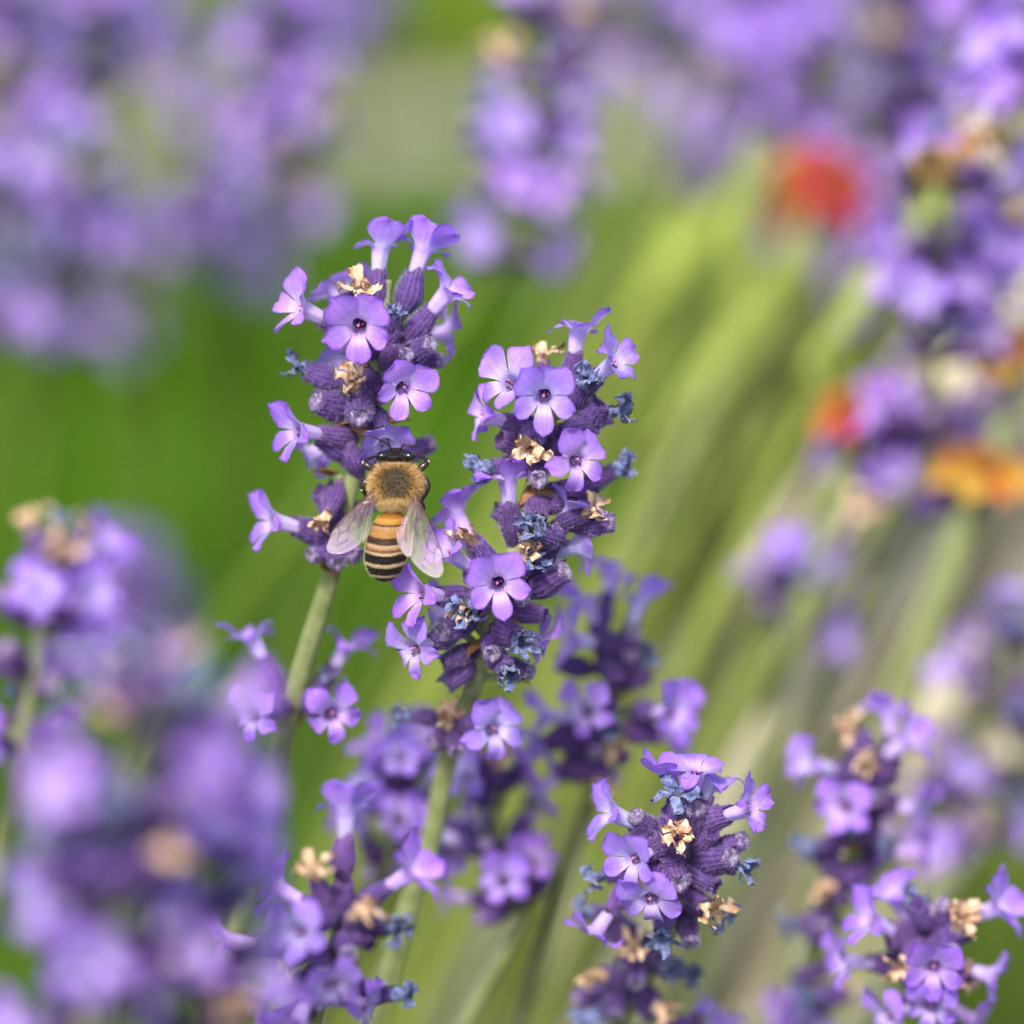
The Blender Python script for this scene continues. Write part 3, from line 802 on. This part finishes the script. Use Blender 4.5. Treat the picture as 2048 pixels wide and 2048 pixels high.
# ------------------------------------------------------------------ blurred stalks behind
gl = 'blurred stalks of the lavender drift behind the bee'
L1 = 'blurred lavender stalk in the mauve drift behind the bee, away from the red blossoms'
for i, (t, b) in enumerate([((560, 50, -150), (585, 470, -170)), ((190, -90, -170), (215, 230, -185)), ((140, 310, -140), (110, 720, -160)), ((20, 0, -160), (40, 260, -175)),
                            ((20, 420, -130), (10, 700, -140)), ((400, 300, -230), (410, 520, -240)), ((470, 430, -250), (480, 560, -260)), ((330, -60, -230), (350, 160, -240)),
                            ((700, -60, -300), (700, 80, -310)), ((250, 500, -260), (240, 700, -270)), ((250, 1180, -200), (255, 1240, -205))]):
    gen_spike(L1 if i < 10 else 'small faint lavender head alone in the green shade', t, b, 50 + i, gl if i < 10 else None, 5 if i < 4 else 3, 2, 1.0, (.5, .72, .12, 1), open_p=.68)
gen_spike('blurred lavender stalk with a dark heart rising alone behind the bee stalk', (1078, 70, -88), (1000, 560, -100), 70, None, 5, 2, 1.05, (.55, .75, .15, 1), open_p=.6, tail_dir=VD(225, -25))
gt = 'blurred stalks in front of the gravel path'
for i, (t, b) in enumerate([((1500, -60, -170), (1500, 60, -180)), ((1520, 130, -170), (1520, 260, -180)), ((1330, 0, -200), (1390, 150, -210)), ((1180, 0, -220), (1200, 140, -230)), ((1400, 290, -200), (1390, 350, -210))]):
    gen_spike('blurred lavender stalk against the pale ground between the dark-hearted one and the red blossoms', t, b, 80 + i, gt, 3 if i != 4 else 2, 2, 1.0, (.7, .85, .3, 1), open_p=.6, tail_dir=VD(236, -15))
gr = 'blurred stalks crowding round the red blossoms'
DD = VD(238, -14)
for i, (t, b) in enumerate([((1905, 330, -62), (1870, 900, -74)), ((2010, 180, -75), (1975, 760, -85)), ((1790, 190, -150), (1780, 600, -160)), ((1750, -80, -120), (1770, 130, -125)), ((1960, -100, -110), (1990, 220, -115)),
                            ((1640, 140, -150), (1620, 330, -160)), ((1770, 600, -150), (1765, 720, -155)), ((1900, 900, -135), (1890, 960, -140)), ((1850, 40, -140), (1850, 300, -150)), ((1640, 440, -170), (1640, 560, -180)),
                            ((2075, 760, -100), (2065, 900, -105)), ((1780, 880, -80), (1755, 1000, -86)), ((1860, 920, -84), (1845, 1010, -90)), ((1610, -20, -200), (1620, 100, -210))]):
    n = 6 if i < 2 else (5 if i in (2, 4) else 3)
    lab = {0: 'tall blurred lavender stalk carrying the blurred honeybee', 5: 'blurred lavender head just above the red blossom', 6: 'blurred lavender head just above the orange and red blossom', 7: 'blurred lavender head touching the ochre yellow blossom',
           9: 'blurred lavender head just below the red blossom', 10: 'blurred lavender stalk beside the partly hidden yellow blossom', 11: 'blurred lavender head directly beneath the orange and red blossom'}.get(i)
    k_ = .55 + .25 * (i % 3) / 2
    gen_spike(lab or 'blurred lavender stalk in the crowded stand around the red blossoms', t, b, 100 + i, None if lab else gr, n, 2, 1.0, (k_, k_ * 1.05, k_ * .6, 1), open_p=.68, tail_dir=VD(238 + (i * 7) % 11 - 5, -12), stemr=(.0005, .0009))
gs = 'small blurred heads over pale dry stalks'
for i, (t, b, m) in enumerate([((1595, 1180, -85), (1575, 1250, -88), 2), ((1690, 1110, -110), (1680, 1170, -112), 2), ((2010, 1300, -70), (1990, 1400, -75), 2), ((2040, 1500, -90), (2020, 1700, -95), 3), ((1890, 1620, -75), (1870, 1720, -78), 2)]):
    gen_spike('small blurred lavender head among the pale dry stalks', t, b, 130 + i, gs, m, 2, .95, (.8, .9, .4, 1), open_p=.75, tail_dir=DD)

# bare green and straw coloured stalks slanting across the open space
def bare_stalk(px, py, z, a, L, r, mat, label, cat, name, group, seed, tint):
    rnd = random.Random(seed)
    S = P(px, py, z); d = VD(a, -10)
    pts = [S - d * L]
    pts += [S - d * (L * f) + RT * rnd.uniform(-.0015, .0015) for f in (.7, .35)] + [S]
    path = catmull(pts, 4)
    tail = stem_to_ground(S, d)
    root = thing(name, label, cat, tail[-1], group)
    V = []; F = []
    full = path + tail; n = len(full)
    tube([p - root.location for p in full], [lerp(r * .55, r, min(1, i / 8)) for i in range(n)], 8, 4, .08, V=V, F=F)
    link('stem', mesh('stem', V, F, mat), root, color=tint)
    # narrow sheath leaf
    V = []; F = []
    c = path[6]; u = (path[4] - path[8]).normalized(); sd_ = u.orthogonal().normalized()
    for i in range(7):
        t = i / 6; w_ = r * 1.6 * math.sin(math.pi * (t * .9 + .1))
        q = c + u * (.03 * t) + sd_ * (.009 * t * t) - root.location; s2 = u.cross(sd_)
        V += [q - s2 * w_, q + s2 * w_]
        if i: o = len(V) - 4; F.append((o, o + 1, o + 3, o + 2))
    link('leaf', mesh('leaf', V, F, mat), root, color=tint)
rnd = random.Random(77)
for i in range(26):
    x = rnd.uniform(1180, 1640); y = rnd.uniform(700, 1250); k = rnd.uniform(.6, 1.3)
    bare_stalk(x, y, rnd.uniform(-175, -85), rnd.uniform(233, 249), rnd.uniform(.006, .016), rnd.uniform(.0009, .0016), 'stem', 'blurred bare green stalk slanting behind the upright lavender',
               'stalk', 'green_stalk', 'bare green stalks behind the upright lavender', 300 + i, (k * .90, k * .98, k * .42, 1))
for i in range(30):
    x = rnd.uniform(1500, 2120); y = rnd.uniform(1080, 1560); k = rnd.uniform(.9, 1.2)
    bare_stalk(x, y, rnd.uniform(-170, -95), rnd.uniform(232, 242), rnd.uniform(.015, .04), rnd.uniform(.0014, .0030), 'straw', 'blurred pale straw stalk slanting among the small lavender heads',
               'dry stalk', 'dry_stalk', 'pale dry stalks among the small lavender heads', 400 + i, (k, k, k, 1))

# red, orange and yellow daisy-like blossoms in the stand
def daisy(px, py, z, size, mats, label, seed, tilt=(90, 40)):
    rnd = random.Random(seed)
    c = P(px, py, z); ax = VD(*tilt)
    tail = stem_to_ground(c - ax * .001, -ax * .25 + VD(245, -10))
    root = thing('daisy_blossom', label, 'blossom', tail[-1])
    V = []; F = []; tube([p - root.location for p in [c - ax * .001] + tail], [.0011] * (len(tail) + 1), 8, V=V, F=F)
    link('stem', mesh('stem', V, F, 'stem'), root)
    rot = frame(ax, UP, 0)
    V = []; F = []
    blob(V, F, Vector((0, 0, .001)), size * .28, size * .28, size * .16, 14, 6)
    for _ in range(60):
        a = rnd.uniform(0, 6.28); r = size * .27 * math.sqrt(rnd.random())
        blob(V, F, Vector((math.cos(a) * r, math.sin(a) * r, .001 + size * .13)), size * .03, size * .03, size * .05, 5, 3)
    d = link('disc', mesh('disc', V, F, 'disc'), root); d.matrix_local = Matrix.Translation(c - root.location) @ rot.to_4x4()
    n = 10; pm = []
    for mt in mats:
        V = []; F = []
        for i in range(7):
            u = i / 6; w_ = size * .26 * (math.sin(math.pi * (u * .72 + .14)) ** .8) * (1 if u < .95 else .6)
            for k in range(5):
                v = k / 2 - 1
                V.append(Vector((w_ * v, size * (.2 + .8 * u) - (size * .05 * math.cos(v * 6) if i == 6 else 0), size * (.12 * math.sin(u * 2.6) - .1 * u * u + .05 * v * v))))
        for i in range(6):
            for k in range(4):
                o = i * 5 + k; F.append((o, o + 1, o + 6, o + 5))
        pm.append(mesh('petal', V, F, mt))
    for k in range(n):
        o = link('petal', pm[k % len(pm)], root)
        o.matrix_local = Matrix.Translation(c - root.location) @ rot.to_4x4() @ Matrix.Rotation(6.283 * k / n + rnd.uniform(-.1, .1), 4, 'Z') @ Matrix.Rotation(rnd.uniform(-.3, .2), 4, 'X')
daisy(1668, 370, -112, .0063, ['red', 'red', 'red'], 'blurred red blossom glowing between the lavender stalks', 501, (30, 40))
daisy(1580, 385, -135, .0068, ['orange'], 'small blurred orange blossom behind the red one', 504, (180, 20))
daisy(1705, 815, -76, .0062, ['red', 'orange', 'orange'], 'blurred orange and red blossom low in the lavender stand', 502, (120, 25))
daisy(1968, 935, -74, .0072, ['yellow', 'yellow', 'orange'], 'blurred ochre yellow blossom beneath the lavender stand', 503, (80, 30))
daisy(2045, 715, -72, .0066, ['yellow'], 'blurred yellow blossom partly behind lavender heads', 505, (100, 20))

# ------------------------------------------------------------------ honeybee (drawn dorsally: x right, y headwards, z out of its back)
BK = .176 * .0488 * mm
def bp(cx, cy, z=0.0): return Vector(((cx - 960) * BK, -(cy - 1000) * BK, z * mm))
ST = [(318, 975, 30, .25, -1.0), (340, 975, 115, .7, -.8), (375, 975, 175, 1.1, -.5), (430, 975, 198, 1.35, -.2), (480, 977, 160, 1.15, -.3), (510, 978, 100, .8, -.2), (530, 979, 112, .95, -.05),
      (580, 980, 200, 1.55, .1), (680, 978, 250, 1.95, .2), (780, 975, 250, 1.95, .2), (880, 967, 200, 1.65, .1), (955, 955, 115, 1.05, -.1), (1003, 946, 50, .45, -.2), (1035, 941, 80, .75, -.1),
      (1100, 926, 150, 1.35, 0), (1200, 906, 198, 1.75, 0), (1350, 882, 226, 1.92, 0), (1500, 864, 236, 1.92, -.05), (1620, 854, 222, 1.78, -.1), (1720, 848, 172, 1.4, -.2), (1785, 845, 110, .95, -.3), (1822, 843, 48, .4, -.35), (1832, 843, 10, .1, -.36)]
def station(cy):
    for i in range(len(ST) - 1):
        if ST[i][0] <= cy <= ST[i + 1][0]: break
    a, b = ST[i], ST[i + 1]; pa = ST[max(0, i - 1)]; nb = ST[min(len(ST) - 1, i + 2)]
    t = (cy - a[0]) / (b[0] - a[0]); h = b[0] - a[0]; out = []
    for k in range(1, 5):
        m0 = (b[k] - pa[k]) / (b[0] - pa[0]) * h; m1 = (nb[k] - a[k]) / (nb[0] - a[0]) * h
        out.append((2 * t ** 3 - 3 * t * t + 1) * a[k] + (t ** 3 - 2 * t * t + t) * m0 + (-2 * t ** 3 + 3 * t * t) * b[k] + (t ** 3 - t * t) * m1)
    return out
BANDS = [(1003, (.05, .025, .01)), (1050, (.12, .055, .01)), (1115, (.26, .12, .02)), (1145, (.54, .25, .03)), (1192, (.46, .21, .03)), (1200, (.06, .03, .012)), (1218, (.10, .05, .02)), (1228, (.46, .29, .12)), (1290, (.38, .20, .05)),
         (1335, (.42, .21, .06)), (1362, (.05, .028, .014)), (1425, (.035, .02, .012)), (1440, (.56, .40, .24)), (1478, (.40, .24, .13)), (1492, (.16, .085, .04)), (1516, (.20, .12, .06)), (1526, (.58, .46, .29)), (1540, (.45, .36, .22)), (1550, (.005, .004, .003)),
         (1640, (.005, .004, .003)), (1652, (.60, .48, .31)), (1676, (.5, .4, .26)), (1688, (.005, .004, .003)), (1758, (.005, .004, .003)), (1768, (.58, .47, .32)), (1782, (.45, .36, .24)), (1790, (.012, .01, .008)), (1900, (.012, .01, .008))]
BANDS = [(p, (c[0] * .78, c[1] * .70, c[2] * .62)) for p, c in BANDS]
def band(cy):
    for (a, ca), (b, cb) in zip(BANDS, BANDS[1:]):
        if cy < b: return mixc(ca, cb, sm((cy - a) / (b - a)))
    return BANDS[-1][1]
def body_col(x, cy, sx, hw, up):
    if cy < 522: return (.006, .0045, .004)
    if cy < 1003:
        if cy > 880 and cy < 945: return (.10, .055, .025)
        return (.030, .019, .011)
    dx = (x - sx) / 220
    return band(cy + 48 * dx * dx + 9 * noise.noise(Vector((x * .06, cy * .03, 0))) + 5 * noise.noise(Vector((x * .2, cy * .1, 4))))
V = []; F = []; A = []
SEG = 64; cys = [318 + i * (1832 - 318) / 190 for i in range(191)]
for cy in cys:
    sx, hw, hh, zc = station(cy); hw = max(hw, 6); hh = max(hh, .05)
    stepp = 1.0
    if cy > 1050:
        for edge in (1200, 1362, 1492, 1568, 1704, 1806):
            if 0 <= cy - edge < 60: stepp *= 1 - .035 * (1 - (cy - edge) / 60)
    for k in range(SEG):
        a = 2 * math.pi * k / SEG
        ca, sa = math.cos(a), math.sin(a)
        x = sx + hw * stepp * ca; z = zc + hh * stepp * sa * (1.0 if sa > 0 else .85)
        V.append(bp(x, cy, z)); A.append(body_col(x, cy, sx, hw, sa))
nr = len(cys)
for i in range(nr - 1):
    for k in range(SEG):
        k2 = (k + 1) % SEG
        F.append((i * SEG + k, (i + 1) * SEG + k, (i + 1) * SEG + k2, i * SEG + k2))
F.append(tuple(range(SEG))); F.append(tuple((nr - 1) * SEG + k for k in reversed(range(SEG))))
ME_BODY = mesh('body', V, F, 'body', A)

def make_fur():
    rnd = random.Random(9); V = []; F = []; A = []
    def hair(p, d, L, wd, c):
        s = d.cross(Vector((rnd.uniform(-1, 1), rnd.uniform(-1, 1), rnd.uniform(-1, 1)))).normalized()
        o = len(V); V.extend([p - s * wd, p + s * wd, p + d * L]); F.append((o, o + 1, o + 2)); A.extend([c, c, mixc(c, (1, .9, .7), .15)])
    def surf(cy, a):
        sx, hw, hh, zc = station(cy); sa = math.sin(a)
        p = bp(sx + hw * math.cos(a), cy, zc + hh * sa)
        n = Vector((math.cos(a) / max(hw * BK, 1e-5), 0, sa / max(hh * mm, 1e-5))).normalized()
        e = 8; s2 = station(min(1830, cy + e)); s1 = station(max(320, cy - e))
        slope = (s2[1] - s1[1]) / (2 * e)
        n = (n + Vector((0, slope * .9, 0))).normalized()
        return p, n, sx, hw
    # thorax coat
    for _ in range(9500):
        cy = rnd.uniform(515, 985); a = rnd.uniform(-.5, math.pi + .5)
        p, n, sx, hw = surf(cy, a)
        cx = p.x / BK + 960; py = 1000 - p.y / BK
        rr = math.hypot((cx - 978) / 160, (py - 735) / 185) + rnd.gauss(0, .10); top = math.sin(a) > .3
        g = rnd.uniform(.75, 1.2)
        if top and rr < 1.0:
            if rnd.random() < .15: continue
            L = rnd.uniform(.16, .36); c = mixc(mixc((.09, .065, .03), (.36, .28, .16), rnd.random()), (.34, .20, .05), max(0, rr - .45) * .8)
        elif top and rr < 1.25:
            L = rnd.uniform(.3, .6); c = mixc((.26, .13, .02), (.60, .36, .08), rnd.random())
        else:
            L = rnd.uniform(.45, .95); c = mixc((.34, .17, .025), (.82, .57, .24), rnd.random())
        c = tuple(v * g for v in c)
        d = (n + Vector((rnd.uniform(-.45, .45), rnd.uniform(-.55, .25), rnd.uniform(-.35, .35)))).normalized()
        hair(p, d, L * mm, rnd.uniform(.018, .036) * mm, c)
    # collar behind the head and fringe over the waist
    for _ in range(1500):
        cy = rnd.uniform(490, 540); a = rnd.uniform(.1, math.pi - .1); p, n, sx, hw = surf(cy, a)
        hair(p, (n + Vector((rnd.uniform(-.4, .4), rnd.uniform(0, .8), 0))).normalized(), rnd.uniform(.25, .55) * mm, .018 * mm, mixc((.75, .55, .28), (.9, .8, .58), rnd.random()))
    for _ in range(2200):
        cy = rnd.uniform(880, 985); a = rnd.uniform(0, math.pi); p, n, sx, hw = surf(cy, a)
        hair(p, (n * .8 + Vector((rnd.uniform(-.5, .5), -1.1, .1))).normalized(), rnd.uniform(.5, 1.0) * mm, .018 * mm, mixc((.42, .24, .05), (.80, .58, .26), rnd.random()))
    # face tuft
    for _ in range(250):
        cy = rnd.uniform(330, 480); a = rnd.uniform(.9, math.pi - .9); p, n, sx, hw = surf(cy, a)
        hair(p, (n + Vector((rnd.uniform(-.5, .5), rnd.uniform(-.2, .6), 0))).normalized(), rnd.uniform(.15, .35) * mm, .015 * mm, mixc((.05, .03, .015), (.22, .14, .06), rnd.random()))
    # abdomen: short coat in the colour of each band, longer along the flanks
    for _ in range(16000):
        cy = rnd.uniform(1030, 1815); a = rnd.uniform(-.4, math.pi + .4); p, n, sx, hw = surf(cy, a)
        dx = (p.x / BK + 960 - sx) / 220; c = band(cy + 48 * dx * dx)
        pale = c[0] > .3
        if not pale and rnd.random() < .6: continue
        L = rnd.uniform(.08, .18) if pale else rnd.uniform(.08, .16)
        g_ = rnd.uniform(.55, 1.25); c = tuple(v * g_ for v in mixc(c, (.85, .66, .38), .3 * rnd.random())) if pale else c
        hair(p, (n * .5 + Vector((rnd.uniform(-.25, .25), -1, 0))).normalized(), L * mm, rnd.uniform(.010, .022) * mm, c)
    for _ in range(1000):
        cy = rnd.uniform(1080, 1780); a = rnd.choice([rnd.uniform(-.35, .2), math.pi - rnd.uniform(-.35, .2)]); p, n, sx, hw = surf(cy, a)
        hair(p, (n + Vector((0, -.7, rnd.uniform(-.2, .2)))).normalized(), rnd.uniform(.15, .32) * mm, .013 * mm, (.60, .48, .30))
    return mesh('fur', V, F, 'fur', A, smooth=False)
ME_FUR = make_fur()

def line(pts): return catmull([bp(*p) for p in pts], 5)
def res(pts, n):
    L = [0]
    for i in range(1, len(pts)): L.append(L[-1] + (pts[i] - pts[i - 1]).length)
    out = []
    for k in range(n + 1):
        q = L[-1] * k / n; i = 1
        while i < len(L) - 1 and L[i] < q: i += 1
        out.append(pts[i - 1].lerp(pts[i], (q - L[i - 1]) / max(1e-12, L[i] - L[i - 1])))
    return out
def wing_mesh(lead, trail, zb, zt, droop=0.0):
    """lead / trail: crop outlines from root to tip"""
    def z3(pts): return [(x, y, 0) for x, y in pts]
    a = res(line(z3(lead)), 26); b = res(line(z3(trail)), 26); n = 10
    root = bp(*lead[0]); tipd = (bp(*lead[-1]) - root).length
    V = []; F = []; A = []
    for i in range(27):
        for k in range(n + 1):
            p = a[i].lerp(b[i], k / n); d = (p - root).length / tipd
            p.z = (lerp(zb, zt, d) + .05 * math.sin(k * 2.4 + i * .15) * sm(d * 3) + .25 * math.sin(math.pi * k / n) * math.sin(math.pi * min(1, d)) - droop * d * d) * mm
            V.append(p); A.append((max(0, min(1, (d - .45) * 1.8)), k / n, 0))
    for i in range(26):
        for k in range(n):
            o = i * (n + 1) + k; F.append((o, o + 1, o + n + 2, o + n + 1))
    return mesh('wing', V, F, 'wing', A), V, n
def vein_mesh(W, n, lines):
    """lines: [(u0,v0),(u1,v1)..., radius] in wing grid coordinates"""
    V = []; F = []
    for uv, r0, r1 in lines:
        pts = []
        for u, v in uv:
            fi = u * 26; fk = v * n; i = min(25, int(fi)); k = min(n - 1, int(fk)); s, t = fi - i, fk - k
            q = lambda a, b: W[a * (n + 1) + b]
            p = q(i, k).lerp(q(i, k + 1), t).lerp(q(i + 1, k).lerp(q(i + 1, k + 1), t), s)
            pts.append(p + Vector((0, 0, .02 * mm)))
        pts = catmull(pts, 4)
        tube(pts, [lerp(r0, r1, i / (len(pts) - 1)) * mm for i in range(len(pts))], 5, V=V, F=F)
    return mesh('wing_vein', V, F, 'vein')
FORE_V = [([(0, 0), (.2, .0), (.45, .0), (.7, .0), (.86, .0)], .07, .035), ([(.02, .25), (.2, .12), (.45, .10), (.66, .04)], .05, .03), ([(.03, .5), (.2, .34), (.42, .36), (.6, .42)], .04, .025), ([(.05, .8), (.25, .66), (.45, .70), (.62, .88)], .035, .02),
          ([(.45, .10), (.5, .24), (.6, .42), (.7, .60), (.78, .85)], .03, .018), ([(.62, .06), (.66, .2), (.76, .34), (.84, .55)], .028, .016), ([(.42, .36), (.47, .55), (.45, .70)], .03, .02), ([(.6, .42), (.68, .26), (.72, .10), (.8, .03)], .026, .016), ([(.52, .22), (.58, .14), (.64, .06)], .026, .02), ([(.08, .12), (.25, .22), (.4, .24), (.52, .22)], .03, .02), ([(.70, .60), (.78, .5), (.84, .36)], .022, .014), ([(.25, .66), (.3, .5), (.28, .35)], .024, .018), ([(.05, .95), (.25, .93), (.45, .95)], .024, .014)]
HIND_V = [([(0, 0), (.25, .08), (.5, .02), (.8, .02)], .04, .02), ([(.05, .5), (.3, .42), (.55, .5), (.75, .55)], .03, .016), ([(.3, .42), (.38, .2), (.5, .04)], .026, .018), ([(.1, .8), (.35, .78), (.6, .9)], .025, .014)]
WINGS = []
for lead, trail, zb, zt, dr, VN in [
    ([(758, 755), (640, 880), (500, 1010), (400, 1100), (300, 1210), (240, 1320), (207, 1420), (215, 1490), (262, 1515)], [(768, 780), (700, 950), (650, 1150), (612, 1330), (590, 1390), (520, 1450), (420, 1503), (340, 1516), (262, 1515)], 1.2, 1.9, .5, FORE_V),
    ([(752, 800), (690, 960), (630, 1220), (604, 1385), (612, 1400)], [(772, 800), (742, 980), (700, 1180), (650, 1330), (612, 1400)], 1.1, 1.3, .1, HIND_V),
    ([(1195, 815), (1260, 960), (1330, 1110), (1400, 1270), (1462, 1400), (1505, 1560), (1515, 1690), (1492, 1765), (1450, 1785)], [(1182, 845), (1172, 1050), (1162, 1300), (1148, 1480), (1142, 1555), (1200, 1640), (1290, 1722), (1380, 1770), (1450, 1785)], 1.3, 2.3, .2, FORE_V),
    ([(1186, 850), (1110, 1020), (1030, 1180), (990, 1290), (1000, 1380), (1040, 1470), (1090, 1540), (1130, 1552)], [(1200, 850), (1190, 1050), (1178, 1250), (1164, 1450), (1152, 1528), (1130, 1552)], 1.2, 2.35, 0, HIND_V)]:
    me, Wv, n = wing_mesh(lead, trail, zb, zt, dr)
    WINGS.append((me, vein_mesh(Wv, n, VN)))
def leg_mesh(pts, rads):
    path = catmull([bp(*p) for p in pts], 6); n = len(path); m = len(rads) - 1
    rr = []
    for i in range(n):
        t = i / (n - 1) * m; k = min(m - 1, int(t)); rr.append(lerp(rads[k], rads[k + 1], t - k) * mm)
    V = []; F = []; tube(path, rr, 9, V=V, F=F)
    rnd = random.Random(len(pts) * 7 + int(pts[0][0]))
    for _ in range(260):
        i = rnd.randrange(2, n - 1); d = Vector((rnd.uniform(-1, 1), rnd.uniform(-1, 1), rnd.uniform(-1, 1))).normalized(); s = d.orthogonal().normalized() * .012 * mm
        p = path[i]; o = len(V); V += [p - s, p + s, p + d * (rr[i] + rnd.uniform(.06, .16) * mm)]; F.append((o, o + 1, o + 2))
    return mesh('leg', V, F, 'leg')
LR = [.24, .40, .40, .30, .24, .15, .09]
LEGS = [leg_mesh(p, LR) for p in [
    [(820, 610, -1.0), (755, 592, -.2), (690, 548, .25), (632, 500, .15), (650, 455, -.9), (720, 420, -2.0), (780, 390, -3.0)],
    [(1140, 615, -1.0), (1205, 600, -.2), (1262, 550, .25), (1322, 492, .15), (1310, 440, -.9), (1230, 410, -2.0), (1170, 380, -3.0)],
    [(760, 720, -1.3), (680, 680, -.8), (628, 715, -.5), (602, 780, -.6), (640, 850, -1.2), (600, 920, -2.2), (520, 960, -3.0)],
    [(1200, 720, -1.3), (1270, 660, -.8), (1318, 720, -.4), (1322, 800, -.4), (1280, 880, -.8), (1240, 960, -2.0), (1180, 1010, -3.2)],
    [(800, 880, -1.4), (700, 930, -1.4), (600, 960, -1.4), (545, 1010, -1.8), (580, 1090, -2.4), (560, 1180, -3.2), (500, 1230, -3.8)],
    [(1130, 880, -1.4), (1210, 930, -1.6), (1260, 990, -1.8), (1230, 1080, -2.3), (1180, 1180, -2.8), (1200, 1260, -3.4), (1190, 1330, -4)]]]
JO = []
for pts in [[(612, 492, .2)], [(1340, 484, .2)], [(592, 792, -.5)], [(1332, 796, -.35)]]:
    V = []; F = []; blob(V, F, bp(*pts[0]), .16 * mm, .20 * mm, .16 * mm, 8, 5); JO.append(mesh('leg_joint', V, F, 'pale_joint'))
ANT = []
for pts in [[(925, 345, .2), (905, 305, .9), (870, 275, 1.6), (760, 225, 2.3), (670, 195, 2.5), (592, 186, 2.5)], [(1030, 345, .2), (1055, 305, .8), (1090, 285, 1.0), (1160, 300, 1.0), (1235, 325, .6)]]:
    path = catmull([bp(*p) for p in pts], 5); n = len(path)
    V = []; F = []; tube(path, [lerp(.085, .075, i / n) * mm * (1 if i < n - 1 else .5) for i in range(n)], 8, V=V, F=F); ANT.append(mesh('antenna', V, F, 'leg'))
EYES = []
for s, cx, cy in [(-1, 862, 420), (1, 1092, 420)]:
    V = []; F = []
    blob(V, F, Vector((0, 0, 0)), .86 * mm, .60 * mm, 1.25 * mm, 20, 14, Matrix.Rotation(s * .55, 3, 'Y') @ Matrix.Rotation(s * -.12, 3, 'Z'))
    c = bp(cx, cy, .10)
    EYES.append(mesh('eye', [v + c for v in V], F, 'eye'))

def make_bee(label, M):
    root = thing('honeybee', label, 'bee', (0, 0, 0)); root.matrix_world = M; root.location = M.translation; root.rotation_euler = M.to_euler(); root.scale = M.to_scale()
    link('body', ME_BODY, root)
    f = link('fur', ME_FUR, root); f['kind'] = 'stuff'
    for e in EYES: link('eye', e, root)
    for a in ANT: link('antenna', a, root)
    for wme, vme in WINGS:
        wo = link('wing', wme, root); link('wing_vein', vme, wo)
    lo = [link('leg', l, root) for l in LEGS]
    for k, j in enumerate(JO): link('leg_joint', j, lo[k])
    return root
IMG = Matrix((RT, UP, TW)).transposed()
def bee_at(label, px, py, z, rot3, s=1.0):
    M = Matrix.Translation(P(px, py, z)) @ (IMG @ rot3).to_4x4() @ Matrix.Scale(s, 4)
    return make_bee(label, M)
bee_at('honeybee with golden furry thorax and striped abdomen clinging head first to a purple blossom', 620 + 960 * .176, 840 + 1000 * .176, 5.0, Matrix.Rotation(R_(-1), 3, 'X'))
bee_at('blurred honeybee working a lavender head near the red blossoms', 1905, 318, -50, Matrix.Rotation(R_(115), 3, 'Z') @ Matrix.Rotation(R_(55), 3, 'Y'))
